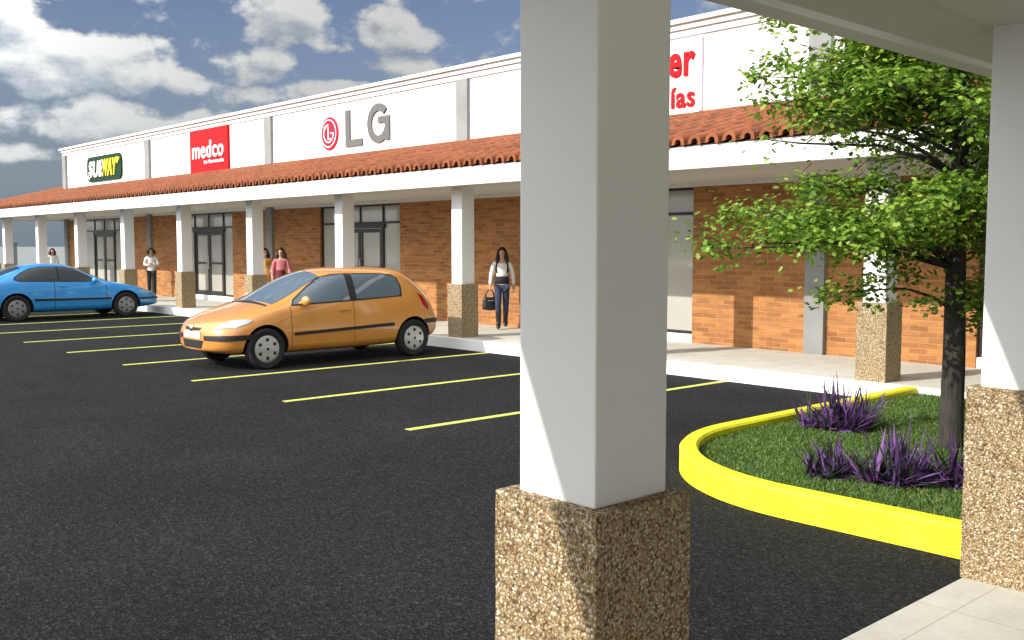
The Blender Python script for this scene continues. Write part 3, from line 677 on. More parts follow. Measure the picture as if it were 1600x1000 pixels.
def hatchback():
    """local frame: +X is the car's nose, front axle at 0"""
    root = thing('parked_car', 'orange hatchback backed into a parking bay with its nose out to the lot', 'car', (-13.94, 7.13, 0), R(-90))
    def st(s, zb, w, zsh, zbelt, wb, top):                                       # top: three (y, z) then the centre height
        return (s, [(0, zb), (w * .80, zb), (w * .955, zb + .06), (w, .42 if zb < .4 else zb + .1), (w * .995, zsh), (wb, zbelt)] + top)
    S = [
        (-3.28, [(0, .34), (.42, .34), (.56, .36), (.65, .46), (.66, .58), (.58, .66), (.52, .70), (.40, .73), (0, .75)]),
        st(-3.20, .30, .745, .62, .75, .68, [(.61, .84), (.51, .90), (0, .93)]),
        st(-3.03, .24, .815, .66, .86, .755, [(.65, 1.04), (.545, 1.11), (0, 1.15)]),
        st(-2.74, .22, .856, .70, .945, .81, [(.66, 1.235), (.565, 1.325), (0, 1.37)]),
        st(-2.56, .21, .866, .70, .955, .825, [(.67, 1.32), (.575, 1.42), (0, 1.46)]),
        st(-2.25, .20, .868, .70, .95, .83, [(.678, 1.33), (.58, 1.43), (0, 1.475)]),
        st(-1.70, .19, .868, .70, .935, .835, [(.68, 1.33), (.58, 1.43), (0, 1.48)]),
        st(-1.20, .19, .868, .70, .92, .835, [(.675, 1.28), (.575, 1.405), (0, 1.465)]),
        st(-.78, .19, .868, .70, .905, .832, [(.69, 1.10), (.60, 1.21), (0, 1.30)]),
        st(-.36, .19, .866, .70, .885, .825, [(.74, .93), (.64, .985), (0, 1.06)]),
        st(-.10, .19, .864, .68, .845, .80, [(.73, .88), (.60, .92), (0, .955)]),
        st(.20, .20, .855, .64, .78, .775, [(.70, .815), (.52, .845), (0, .875)]),
        st(.48, .22, .82, .58, .69, .72, [(.62, .735), (.42, .765), (0, .79)]),
        st(.63, .25, .715, .53, .615, .62, [(.50, .665), (.32, .70), (0, .725)]),
        (.765, [(0, .29), (.32, .29), (.41, .32), (.43, .40), (.42, .48), (.36, .55), (.28, .595), (.18, .62), (0, .635)]),
    ]
    me, tree = loft(S, [M['orange'], M['arch']], [(0, .30, .355, .72), (-2.66, .30, .355, .72)])
    me.name = 'body'; bd = bpy.data.objects.new('body', me); C.objects.link(bd); bd.parent = root; sharp_smooth(bd, 38)
    k = Skinner(tree, root); side = (0, -1, 0); dn = (0, 0, -1)
    for sg in (1, -1):
        sd = (0, -sg, 0)
        gl = k.lay('window', M['cglass_blue'], [(-.47, sg, .925), (-.52, sg, .985), (-.80, sg, 1.165), (-1.06, sg, 1.30), (-1.28, sg, 1.345), (-1.45, sg, 1.35), (-1.45, sg, .962)], sd, .006)
        gl = k.lay('window', M['cglass_blue'], [(-1.58, sg, .968), (-1.58, sg, 1.352), (-2.05, sg, 1.345), (-2.30, sg, 1.325), (-2.40, sg, 1.28), (-2.44, sg, 1.15), (-2.42, sg, 1.005), (-2.3, sg, .992)], sd, .006)
        k.lay('pillar_trim', M['black_trim'], [(-1.455, sg, .955), (-1.455, sg, 1.355), (-1.575, sg, 1.355), (-1.575, sg, .96)], sd, .005)
        k.lay('window_surround', M['black_trim'], [(-.43, sg, .905), (-.50, sg, .995), (-.80, sg, 1.185), (-1.05, sg, 1.318), (-1.28, sg, 1.362), (-1.6, sg, 1.37), (-2.05, sg, 1.362), (-2.32, sg, 1.34), (-2.43, sg, 1.285), (-2.47, sg, 1.15), (-2.45, sg, .985), (-1.6, sg, .948)], sd, .003)
        k.lay('rub_strip', M['black_trim'], [(-.44, sg, .475), (-.44, sg, .515), (-2.25, sg, .575), (-2.25, sg, .525)], sd, .013)
        dr = k.lay('door_gap', M['seam'], [(-.40, sg, .30), (-.408, sg, .30), (-.408, sg, .89), (-.40, sg, .89)], sd, .002, depth=.006)
        k.lay('door_gap', M['seam'], [(-1.50, sg, .28), (-1.508, sg, .28), (-1.508, sg, .95), (-1.50, sg, .95)], sd, .002, depth=.006)
        k.lay('door_handle', M['orange'], [(-1.22, sg, .80), (-1.22, sg, .83), (-1.42, sg, .84), (-1.42, sg, .81)], sd, .022)
        k.lay('tail_light', M['tail'], [(-2.93, sg, 1.02), (-3.02, sg, .99), (-3.14, sg, .82), (-3.10, sg, .74), (-2.99, sg, .83)], (.5, -sg, 0), .008)
        k.lay('bumper_strip', M['black_trim'], [(.30, sg, .455), (.30, sg, .53), (.60, sg * .72, .515), (.74, sg * .36, .51), (.74, sg * .36, .44), (.60, sg * .72, .44)], (-.62, -sg * .78, 0), .014, .03)
        k.lay('bumper_strip', M['black_trim'], [(-3.02, sg, .53), (-3.02, sg, .60), (-3.27, sg * .6, .60), (-3.27, sg * .6, .53)], (.6, -sg * .8, 0), .014, .03)
        hl = k.lay('headlight', M['lamp'], [(.12, sg * .80, .765), (.28, sg * .80, .68), (.46, sg * .76, .61), (.63, sg * .54, .58), (.65, sg * .44, .625), (.48, sg * .62, .70), (.24, sg * .73, .775)], (-.62, -sg * .45, -.64), .008, .03)
        mirror_part(root, -.62, .80, .98, M['orange'], sg)
        for s, r in ((0, .30), (-2.66, .30)): wheel(root, s, sg * .765, r, sg, M['hub'])
    k.lay('windscreen', M['cglass_blue'], [(-.20, .64, 1), (-.16, 0, 1), (-.20, -.64, 1), (-.72, -.565, 1), (-1.07, -.53, 1), (-1.13, 0, 1), (-1.07, .53, 1), (-.72, .565, 1)], dn, .006, .06)
    k.lay('wiper', M['black_trim'], [(-.185, .60, 1), (-.16, .0, 1), (-.185, -.60, 1), (-.10, -.62, 1), (-.075, 0, 1), (-.10, .62, 1)], dn, .004)
    k.lay('rear_window', M['cglass_blue'], [(-3, .50, 1.30), (-3, -.50, 1.30), (-3, -.56, 1.0), (-3, .56, 1.0)], (.9, 0, -.45), .006)
    f = (-1, 0, 0)
    k.lay('upper_grille', M['black_trim'], [(1, .27, .615), (1, -.27, .615), (1, -.22, .575), (1, .22, .575)], f, .006)
    k.lay('lower_grille', M['black_trim'], [(1, .33, .43), (1, -.33, .43), (1, -.27, .315), (1, .27, .315)], f, .008)
    k.lay('badge', M['chrome'], [(1, .045, .635), (1, -.045, .635), (1, -.04, .565), (1, 0, .55), (1, .04, .565)], f, .014)
    b = MB(); b.box(.748, .763, -.26, .26, .455, .555, .004); b.build('number_plate', M['plate'], root)
    b = MB(); b.box(-3.325, -3.31, -.26, .26, .63, .73, .004); b.build('number_plate', M['plate'], root)
    return root
hatchback()

def coupe():
    root = thing('parked_car', 'blue coupe parked nose first towards the shops with dark windows', 'car', (-26.20, 9.86, 0), R(90))
    def st(s, zb, w, zsh, zbelt, wb, top):
        return (s, [(0, zb), (w * .80, zb), (w * .955, zb + .06), (w, .40), (w * .995, zsh), (wb, zbelt)] + top)
    S = [
        (-3.62, [(0, .36), (.44, .36), (.60, .38), (.68, .48), (.69, .62), (.63, .74), (.52, .82), (.38, .855), (0, .87)]),
        st(-3.48, .30, .80, .68, .86, .74, [(.64, .915), (.46, .945), (0, .955)]),
        st(-3.10, .24, .855, .70, .925, .80, [(.68, .985), (.54, 1.02), (0, 1.04)]),
        st(-2.72, .20, .872, .70, .935, .815, [(.66, 1.10), (.55, 1.165), (0, 1.20)]),
        st(-2.28, .18, .875, .70, .925, .825, [(.645, 1.245), (.55, 1.315), (0, 1.355)]),
        st(-1.80, .18, .875, .70, .915, .825, [(.64, 1.27), (.55, 1.35), (0, 1.395)]),
        st(-1.35, .18, .875, .69, .90, .825, [(.64, 1.245), (.54, 1.335), (0, 1.385)]),
        st(-.95, .18, .875, .68, .885, .825, [(.66, 1.10), (.57, 1.185), (0, 1.25)]),
        st(-.55, .18, .874, .66, .865, .815, [(.71, .92), (.62, .965), (0, 1.02)]),
        st(-.22, .18, .872, .64, .83, .80, [(.70, .86), (.58, .885), (0, .91)]),
        st(.20, .19, .862, .60, .765, .77, [(.66, .795), (.50, .82), (0, .845)]),
        st(.55, .22, .82, .55, .665, .70, [(.58, .70), (.40, .73), (0, .75)]),
        st(.84, .25, .70, .48, .56, .58, [(.46, .60), (.30, .625), (0, .64)]),
        (1.0, [(0, .30), (.42, .30), (.52, .33), (.54, .39), (.52, .45), (.44, .50), (.34, .525), (.2, .545), (0, .555)]),
    ]
    me, tree = loft(S, [M['blue'], M['arch']], [(0, .31, .37, .73), (-2.59, .31, .37, .73)])
    me.name = 'body'; bd = bpy.data.objects.new('body', me); C.objects.link(bd); bd.parent = root; sharp_smooth(bd, 38)
    k = Skinner(tree, root); dn = (0, 0, -1); f = (-1, 0, 0)
    for sg in (1, -1):
        sd = (0, -sg, 0)
        k.lay('window', M['cglass_dark'], [(-.66, sg, .915), (-.98, sg, 1.10), (-1.20, sg, 1.215), (-1.42, sg, 1.272), (-1.58, sg, 1.285), (-1.58, sg, .94)], sd, .006)
        k.lay('window', M['cglass_dark'], [(-1.63, sg, .945), (-1.63, sg, 1.287), (-1.95, sg, 1.28), (-2.20, sg, 1.245), (-2.42, sg, 1.15), (-2.58, sg, 1.04), (-2.60, sg, 1.0), (-2.5, sg, .96)], sd, .006)
        k.lay('window_surround', M['black_trim'], [(-.60, sg, .90), (-.97, sg, 1.12), (-1.2, sg, 1.235), (-1.42, sg, 1.29), (-1.7, sg, 1.305), (-1.97, sg, 1.297), (-2.22, sg, 1.26), (-2.45, sg, 1.16), (-2.62, sg, 1.04), (-2.63, sg, .985), (-2.5, sg, .945)], sd, .003)
        k.lay('rub_strip', M['black_trim'], [(-.38, sg, .465), (-.38, sg, .51), (-2.2, sg, .53), (-2.2, sg, .475)], sd, .013)
        k.lay('rub_strip', M['black_trim'], [(.40, sg, .445), (.40, sg, .485), (.66, sg * .78, .48), (.90, sg * .42, .475), (.90, sg * .42, .44), (.66, sg * .78, .44)], (-.62, -sg * .78, 0), .013, .03)
        k.lay('door_gap', M['seam'], [(-.48, sg, .28), (-.495, sg, .28), (-.495, sg, .86), (-.48, sg, .86)], sd, .002, depth=.006)
        k.lay('door_gap', M['seam'], [(-1.72, sg, .26), (-1.735, sg, .26), (-1.735, sg, .92), (-1.72, sg, .92)], sd, .002, depth=.006)
        k.lay('door_handle', M['blue'], [(-1.45, sg, .80), (-1.45, sg, .83), (-1.63, sg, .835), (-1.63, sg, .805)], sd, .022)
        k.lay('headlight', M['lamp'], [(.36, sg * .80, .66), (.58, sg * .74, .57), (.78, sg * .54, .53), (.80, sg * .40, .56), (.62, sg * .56, .65)], (-.62, -sg * .5, -.6), .008, .03)
        k.lay('tail_light', M['tail'], [(-3.30, sg, .86), (-3.30, sg, .74), (-3.56, sg * .62, .72), (-3.56, sg * .62, .84)], (.7, -sg * .7, 0), .008, .03)
        mirror_part(root, -.80, .80, .95, M['blue'], sg)
        for s in (0, -2.59): wheel(root, s, sg * .775, .31, sg, M['hub_dark'])
    k.lay('windscreen', M['cglass_dark'], [(-.38, .63, 1), (-.34, 0, 1), (-.38, -.63, 1), (-1.22, -.50, 1), (-1.28, 0, 1), (-1.22, .50, 1)], dn, .006, .06)
    k.lay('rear_window', M['cglass_dark'], [(-2.40, .50, 1), (-2.36, 0, 1), (-2.40, -.50, 1), (-3.04, -.58, 1), (-3.08, 0, 1), (-3.04, .58, 1)], dn, .006, .06)
    k.lay('lower_grille', M['black_trim'], [(1, .38, .42), (1, -.38, .42), (1, -.32, .33), (1, .32, .33)], f, .008)
    b = MB(); b.box(.985, 1.0, -.26, .26, .43, .53, .004); b.build('number_plate', M['plate'], root)
    b = MB(); b.box(-3.64, -3.625, -.26, .26, .64, .74, .004); b.build('number_plate', M['plate'], root)
    return root
coupe()

# ------------------------------------------------------------------ tree and shrubs of the island
LEFT = Vector((-.674, -.738, 0)); BACK = Vector((-.738, .674, 0))
def leaf(b, c, nrm, axis, l, w):
    n = nrm.normalized(); a = (axis - n * axis.dot(n)); a = a.normalized() if a.length > 1e-4 else n.orthogonal().normalized(); s = n.cross(a)
    f = [(0, 0), (.25, .42), (.42, .26), (.6, .5), (.78, .28), (1, 0), (.78, -.28), (.6, -.5), (.42, -.26), (.25, -.42)]
    V = [b.verts.new(c + a * (l * u) + s * (w * v) + n * (abs(v) * w * .25)) for u, v in f]
    b.faces.new(V)
def tree():
    rnd = random.Random(21)
    root = thing('shade_tree', 'slender young tree with loose bright green crown and dark trunk in the grass island', 'tree', (-3.61, 8.25, .11))
    t = MB(); H = 4.7
    tp = [Vector((0, 0, 0)), Vector((.0, 0, .06)), Vector((.005, .0, .8)), Vector((-.01, .01, 1.6)), Vector((.0, .0, 2.4)), Vector((.015, -.01, 3.1)), Vector((-.01, .02, 3.9)), Vector((.0, .0, H))]
    t.tube(tp, [.125, .098, .088, .078, .066, .050, .034, .012], 12)
    def trunk_at(z):
        for a, q in zip(tp, tp[1:]):
            if a.z <= z <= q.z: return a.lerp(q, (z - a.z) / max(1e-6, q.z - a.z))
        return tp[-1]
    tips = []
    def limb(z0, tip, r0):
        a = trunk_at(z0); m = a.lerp(tip, .45) + Vector((0, 0, .10 + .06 * rnd.random())) + Vector((rnd.gauss(0, .06), rnd.gauss(0, .06), 0)); m2 = a.lerp(tip, .75) + Vector((rnd.gauss(0, .05), rnd.gauss(0, .05), .05))
        t.tube([a, a.lerp(m, .5) + Vector((0, 0, .03)), m, m2, tip], [r0, r0 * .8, r0 * .62, r0 * .4, r0 * .18], 6, True)
        for f in (.42, .55, .68, .8, .9, 1.0):
            p = m.lerp(tip, (f - .45) / .55) if f > .45 else a.lerp(m, f / .45)
            for _ in range(2 if f < .9 else 1):
                d = Vector((rnd.gauss(0, 1), rnd.gauss(0, 1), rnd.gauss(.25, .5))).normalized() * rnd.uniform(.16, .46) * (1.15 - .5 * f)
                q = p + d; t.tube([p, p.lerp(q, .5) + Vector((0, 0, .02)), q], [r0 * .22, r0 * .14, .004], 4, True)
                tips.append(q); 
                if rnd.random() < .75: tips.append(p.lerp(q, .55))
        tips.append(tip)
    # (left in view, away from the camera, height) of the limb ends
    ends = [(2.05, .1, 1.78), (1.75, -.5, 1.82), (1.80, .5, 2.1), (1.45, -.2, 2.02), (1.20, .7, 1.88), (1.15, -.7, 1.84), (.95, .0, 1.42), (.9, -1.0, 2.05), (.7, 1.0, 1.98), (.55, -.5, 1.92),
            (1.30, .1, 2.32), (.75, .2, 2.25), (1.62, -.1, 2.95), (1.50, .5, 3.25), (1.30, -.5, 2.75), (1.55, .3, 2.70), (1.0, -.8, 3.0), (1.05, .9, 2.9), (.85, .1, 2.65), (1.35, -.1, 3.62), (1.15, .5, 3.75), (.75, -.6, 3.5), (.6, .9, 3.6),
            (.55, .0, 3.2), (.45, -1.1, 2.7), (.3, 1.3, 2.6), (-.2, 1.2, 3.3), (-.3, -.9, 2.4), (.2, -.8, 3.9), (.6, .2, 4.3), (.1, .5, 4.6), (-.35, .3, 3.2), (-.30, .7, 2.2), (-.25, .1, 1.75), (-.18, -.3, 1.95), (-.6, 1.0, 2.3), (.35, .3, 4.9), (-.5, .4, 2.45),
            (-.35, -.25, 2.15), (-.30, .2, 1.25), (.25, -.75, 2.2), (.35, .6, 1.85), (.15, -.55, 2.75), (0., .8, 2.7),
            (1.2, .2, 3.3), (.95, -.4, 3.35), (.9, .5, 3.3), (1.4, -.35, 3.1), (.6, -.3, 3.05), (.45, .5, 3.0), (.75, .0, 3.75), (.3, -.4, 3.45), (.1, .3, 3.1), (-.1, -.2, 2.9), (1.05, .1, 3.05), (-.3, .1, 2.7)]
    for l, k, z in ends:
        tip = LEFT * l + BACK * k + Vector((0, 0, z - .11)); rr = math.hypot(l, k)
        limb(max(1.5, min(4.2, z - .11 - .26 * rr + rnd.uniform(-.1, .15))) if z > 1.5 else 1.15, tip, .009 + .008 * rr)
    t.build('trunk', M['bark'], root, smooth=True)
    b = bmesh.new(); n = 0
    for p in tips:
        R0 = rnd.uniform(.09, .17)
        for _ in range(rnd.randint(22, 42)):
            d = Vector((rnd.gauss(0, 1), rnd.gauss(0, 1), rnd.gauss(0, .65))) * R0 * .75
            c = p + d; w = c + Vector((-3.61, 8.25, .11))
            if w.x > -2.62 and w.z > 2.66: continue
            nr = Vector((rnd.gauss(0, .55), rnd.gauss(0, .55), 1)) + d.normalized() * .6
            sl = (c.x * LEFT.x + c.y * LEFT.y)
            if sl > .12 and 2.34 < w.z - .04 * sl < 2.78 and rnd.random() < .8: continue
            leaf(b, c, nr, Vector((rnd.gauss(0, 1), rnd.gauss(0, 1), rnd.gauss(-.35, .4))), rnd.uniform(.042, .075), rnd.uniform(.030, .050)); n += 1
    me = bpy.data.meshes.new('crown'); b.to_mesh(me); b.free(); me.materials.append(M['leaf'])
    o = bpy.data.objects.new('crown', me); C.objects.link(o); o.parent = root
    print('leaves', n)
tree()

def blade(b, p, d, l, w, droop, rnd):
    side = d.cross(Vector((0, 0, 1))); side = side.normalized() if side.length > .05 else Vector((1, 0, 0)); n = 5; prev = None; a = rnd.uniform(-.7, .7)
    nn = side.cross(d).normalized(); side = side * math.cos(a) + nn * math.sin(a)
    for i in range(n + 1):
        t = i / n; c = p + d * (l * t) - Vector((0, 0, droop * l * t * t)); ww = w * (1 - t ** 1.6) * (.55 + .45 * min(1, t * 4)) + .0006
        q = (b.verts.new(c - side * ww), b.verts.new(c + nn * ww * .35), b.verts.new(c + side * ww))
        if prev:
            b.faces.new((prev[0], prev[1], q[1], q[0])); b.faces.new((prev[1], prev[2], q[2], q[1]))
        prev = q
def purple_shrub(label, x, y, spread, height, n, seed, stretch=(1, 1), green=.12):
    rnd = random.Random(seed); root = thing('purple_shrub', label, 'shrub', (x, y, .115), 0, 'purple leaved shrubs in the island')
    A, G = bmesh.new(), bmesh.new()
    ns = max(8, n // 22); stems = []
    for _ in range(ns):
        a, r = rnd.uniform(0, 6.283), math.sqrt(rnd.random()) * spread * .62; stems.append(Vector((r * math.cos(a), r * math.sin(a), 0)))
    for k in range(n):
        s = stems[k % ns]; o = LEFT * (s.x * stretch[0]) + BACK * (s.y * stretch[1]); out = o.normalized() if o.length > .01 else Vector((1, 0, 0))
        az = rnd.uniform(0, 6.283); tall = rnd.random() < .16; tilt = abs(rnd.gauss(0, .42 if tall else .75)) + .06
        d = Vector((math.cos(az) * math.sin(tilt), math.sin(az) * math.sin(tilt), math.cos(tilt))) + out * rnd.uniform(.15, .75) * (o.length / spread)
        d.z = max(d.z, .06); d.normalize(); low = rnd.random() < green
        z = rnd.uniform(0, .10) * height
        blade(G if low else A, o + Vector((rnd.gauss(0, .02), rnd.gauss(0, .02), z)), d, height * (rnd.uniform(.85, 1.12) if tall else rnd.uniform(.3, .72)) * (1.1 - .3 * o.length / spread), rnd.uniform(.012, .021) if tall else rnd.uniform(.008, .016), rnd.uniform(.0, .22), rnd)
    for bm, nm, m in ((A, 'foliage', M['purple']), (G, 'lower_leaves', M['dkgreen'])):
        me = bpy.data.meshes.new(nm); bm.to_mesh(me); bm.free(); me.materials.append(m); o = bpy.data.objects.new(nm, me); C.objects.link(o); o.parent = root
purple_shrub('rounded purple spiky shrub growing beside the far yellow kerb of the island', -4.70, 8.35, .46, .46, 420, 3, (1, .8), .16)
purple_shrub('low darker purple and green shrub at the left end of the front row', -3.72, 6.62, .36, .30, 240, 4, (1.1, .7), .42)
purple_shrub('tall bright purple shrub in the middle of the front row', -3.30, 6.72, .34, .44, 330, 5, (1.1, .7), .22)
purple_shrub('purple shrub in the front row next to the stone column foot', -2.82, 6.95, .34, .44, 330, 6, (1.1, .7), .24)

# ------------------------------------------------------------------ people
M['skin'] = mat('skin', (.50, .29, .20), .55); M['hair'] = mat('dark_hair', (.018, .012, .010), .5); M['hair2'] = mat('brown_hair', (.055, .026, .016), .5)
M['c_white'] = mat('white_cloth', (.70, .69, .66), .85); M['c_black'] = mat('black_cloth', (.014, .014, .016), .8); M['c_pink'] = mat('pink_cloth', (.55, .17, .21), .85)
M['c_red'] = mat('dark_red_cloth', (.13, .012, .022), .8); M['leather'] = mat('black_leather', (.016, .016, .018), .38); M['c_grey'] = mat('grey_leather', (.11, .12, .15), .5); M['lips'] = mat('lips', (.32, .07, .06), .5)
def denim():
    m = mat('blue_denim', (.05, .09, .2), .85); v = coords(m); base(m, ramp(m, noise_tex(m, v, 7, 5), [(.35, (.014, .026, .058)), (.65, (.034, .056, .105))])); return m
M['c_denim'] = denim()
def floral():
    m = mat('orange_patterned_cloth', (.6, .3, .08), .85); v = coords(m); N, L, b = nodes(m); k = N.new('ShaderNodeTexVoronoi'); k.inputs['Scale'].default_value = 13; L.new(v, k.inputs['Vector'])
    s = N.new('ShaderNodeSeparateColor'); L.new(k.outputs['Color'], s.inputs[0]); base(m, ramp(m, s.outputs[0], [(0, (.62, .24, .04)), (.4, (.70, .48, .16)), (.7, (.72, .60, .34)), (1, (.42, .10, .04))], 'CONSTANT')); return m
M['c_floral'] = floral()
def skin_mesh(name, m, parent, J, E_, rootj, lv=2):
    names = list(J); me = bpy.data.meshes.new(name)
    me.from_pydata([J[n][0] for n in names], [(names.index(a), names.index(b_)) for a, b_ in E_], [])
    o = bpy.data.objects.new(name, me); C.objects.link(o)
    md = o.modifiers.new('k', 'SKIN'); md.use_smooth_shade = True
    for i, n in enumerate(names):
        r = J[n][1]; d = me.skin_vertices[0].data[i]; d.radius = r if isinstance(r, tuple) else (r, r); d.use_root = (n == rootj)
    sb = o.modifiers.new('s', 'SUBSURF'); sb.levels = lv; sb.render_levels = lv
    bpy.context.view_layer.update(); dg = bpy.context.evaluated_depsgraph_get()
    f = bpy.data.meshes.new_from_object(o.evaluated_get(dg)); bpy.data.objects.remove(o); bpy.data.meshes.remove(me)
    f.name = name; f.materials.clear(); f.materials.append(m)
    for p in f.polygons: p.use_smooth = True
    r = bpy.data.objects.new(name, f); C.objects.link(r); r.parent = parent; return r
def person(label, loc, rz, h, J2, top, legs, hair, shoe, sleeve='wrist', hair_len=.2, skirt=None, sash=None, group=None, boots=False):
    """faces local -Y; J2 overrides joints of a 1.60 m standing figure"""
    k = h / 1.60; root = thing('person', label, 'person', loc, rz, group)
    J = {'pelvis': ((0, 0, .90), (.125, .088)), 'waist': ((0, 0, 1.03), (.098, .075)), 'chest': ((0, 0, 1.19), (.115, .088)), 'collar': ((0, .005, 1.305), (.085, .06)), 'neck': ((0, .008, 1.375), .043), 'jaw': ((0, -.012, 1.44), (.050, .058)),
         'head': ((0, -.004, 1.51), (.070, .086)), 'crown': ((0, .004, 1.575), (.050, .062))}
    for s, q in ((1, 'l'), (-1, 'r')):
        J.update({'sh' + q: ((s * .155, .005, 1.30), .047), 'el' + q: ((s * .20, .02, 1.06), .037), 'wr' + q: ((s * .215, -.03, .85), .025), 'pa' + q: ((s * .215, -.045, .79), (.030, .017)),
                  'hi' + q: ((s * .078, 0, .83), .078), 'kn' + q: ((s * .085, -.012, .46), .054), 'ca' + q: ((s * .085, .01, .33), .052), 'an' + q: ((s * .085, .02, .085), .035), 'to' + q: ((s * .09, -.11, .032), .030)})
    for n, c in J2.items(): J[n] = (c, J[n][1])
    E_ = [('pelvis', 'waist'), ('waist', 'chest'), ('chest', 'collar'), ('collar', 'neck'), ('neck', 'jaw'), ('jaw', 'head'), ('head', 'crown')]
    for q in 'lr': E_ += [('collar', 'sh' + q), ('sh' + q, 'el' + q), ('el' + q, 'wr' + q), ('wr' + q, 'pa' + q), ('pelvis', 'hi' + q), ('hi' + q, 'kn' + q), ('kn' + q, 'ca' + q), ('ca' + q, 'an' + q), ('an' + q, 'to' + q)]
    for q, s in (('l', 1), ('r', -1)):                                             # four fingers and a thumb on each hand
        pa, wr = Vector(J['pa' + q][0]), Vector(J['wr' + q][0]); d = (pa - wr).normalized(); f = Vector((0, -1, 0)) - d * -d.y; f = f.normalized() if f.length > .2 else Vector((1, 0, 0)); inn = d.cross(f) * s
        for i, (o, l) in enumerate(((.021, .058), (.007, .066), (-.007, .062), (-.020, .050))):
            a = pa + d * .022 + f * o; b_ = a + d * l * .55 + inn * .006; c = b_ + d * l * .35 + inn * .018
            for j, (p, r) in enumerate(((a, .0085), (b_, .0078), (c, .0065))): J['f%s%d%d' % (q, i, j)] = (tuple(p), r)
            E_ += [('pa' + q, 'f%s%d0' % (q, i)), ('f%s%d0' % (q, i), 'f%s%d1' % (q, i)), ('f%s%d1' % (q, i), 'f%s%d2' % (q, i))]
        a = wr.lerp(pa, .45) + f * .026; b_ = a + d * .03 + f * .018 + inn * .01
        J['t%s0' % q] = (tuple(a), .010); J['t%s1' % q] = (tuple(b_), .008); E_ += [('wr' + q, 't%s0' % q), ('t%s0' % q, 't%s1' % q)]
    J = {n: (tuple(v * k for v in c), tuple(x * k for x in r) if isinstance(r, tuple) else r * k) for n, (c, r) in J.items()}
    body = skin_mesh('body', M['skin'], root, J, E_, 'pelvis')
    def wear(name, m, ns, es, extra, rt, over={}, lv=2):
        Q = {n: (J[n][0] if n not in over else tuple(x * k for x in over[n]), tuple(x + extra * k for x in J[n][1]) if isinstance(J[n][1], tuple) else J[n][1] + extra * k) for n in ns}
        return skin_mesh(name, m, root, Q, es, rt, lv)
    J['hem'] = (tuple(Vector(J['pelvis'][0]) + Vector((0, 0, -.10 * k))), (.138 * k, .108 * k))
    tn = ['hem', 'pelvis', 'waist', 'chest', 'collar'] + [a + q for q in 'lr' for a in ('sh', 'el')] + (['wr' + q for q in 'lr'] if sleeve == 'wrist' else [])
    te = [('hem', 'pelvis'), ('pelvis', 'waist'), ('waist', 'chest'), ('chest', 'collar')] + [(a, b_) for q in 'lr' for a, b_ in (('collar', 'sh' + q), ('sh' + q, 'el' + q))] + ([('el' + q, 'wr' + q) for q in 'lr'] if sleeve == 'wrist' else [])
    wear('shirt', top, tn, te, .012, 'chest', {'wrl': tuple(Vector(J['wrl'][0]) / k + (Vector(J['ell'][0]) - Vector(J['wrl'][0])) * .12 / k), 'wrr': tuple(Vector(J['wrr'][0]) / k + (Vector(J['elr'][0]) - Vector(J['wrr'][0])) * .12 / k)} if sleeve == 'wrist' else {})
    if legs:
        ln = ['pelvis'] + [a + q for q in 'lr' for a in ('hi', 'kn', 'ca', 'an')]; le = [(a, b_) for q in 'lr' for a, b_ in (('pelvis', 'hi' + q), ('hi' + q, 'kn' + q), ('kn' + q, 'ca' + q), ('ca' + q, 'an' + q))]
        wear('trousers', legs, ln, le, .010, 'pelvis')
    if skirt:
        z1, mm, r1 = skirt; b = MB(); pl = Vector(J['pelvis'][0])
        b.lathe([(.105 * k, 1.06 * k), (.135 * k, .92 * k), (.15 * k, .82 * k), (r1 * k, z1 * k), (r1 * .96 * k, z1 * k), (.10 * k, .9 * k)], 24, 'Z', (pl.x, pl.y, 0)); o = b.build('skirt', mm, root, smooth=True)
    for q in 'lr':
        a, t = J['an' + q], J['to' + q]; tv = Vector(t[0]); tv = tv + (tv - Vector(a[0])).normalized() * .03 * k; tv.z = max(tv.z, .034 * k)
        S = {'c': (tuple(Vector(J['ca' + q][0]).lerp(Vector(a[0]), .0 if boots else .45)), (.066 if boots else .050) * k), 'a': (a[0], a[1] + .016 * k), 't': (tuple(tv), t[1] + .010 * k)}; L_ = [('c', 'a'), ('a', 't')]
        if boots: S['k'] = (tuple(Vector(J['kn' + q][0]).lerp(Vector(J['ca' + q][0]), .45)), .068 * k); L_.append(('k', 'c'))
        skin_mesh('boot' if boots else 'shoe', shoe, root, S, L_, 'a', 2)
    if sash:
        b = MB(); z = J['pelvis'][0][2] + .075 * k; w = Vector(J['pelvis'][0]); b.lathe([(.12 * k, -.075 * k), (.150 * k, -.07 * k), (.136 * k, .065 * k), (.10 * k, .075 * k)], 24, 'Z', (0, 0, 0)); o = b.build('sash', sash, root, smooth=True)
        for v in o.data.vertices: v.co = Vector((w.x + v.co.x, w.y + v.co.y * .80, z + v.co.z))
    # hair : cap over the skull and a fall down the back
    hd, nk = Vector(J['head'][0]), Vector(J['neck'][0]); up = (Vector(J['crown'][0]) - hd).normalized(); fr = Vector((0, -1, 0))
    t = bmesh.new(); bmesh.ops.create_uvsphere(t, u_segments=20, v_segments=14, radius=1)
    for v in t.verts:
        c = v.co.copy(); v.co = hd + Vector((c.x * .085, c.y * .100 + .012, c.z * .098 + .022)) * k
        if c.y < -.25 and c.z < .45: v.co.y += (.085 + .05 * (-c.y)) * k; 
    bb = MB(); bb.join(t)
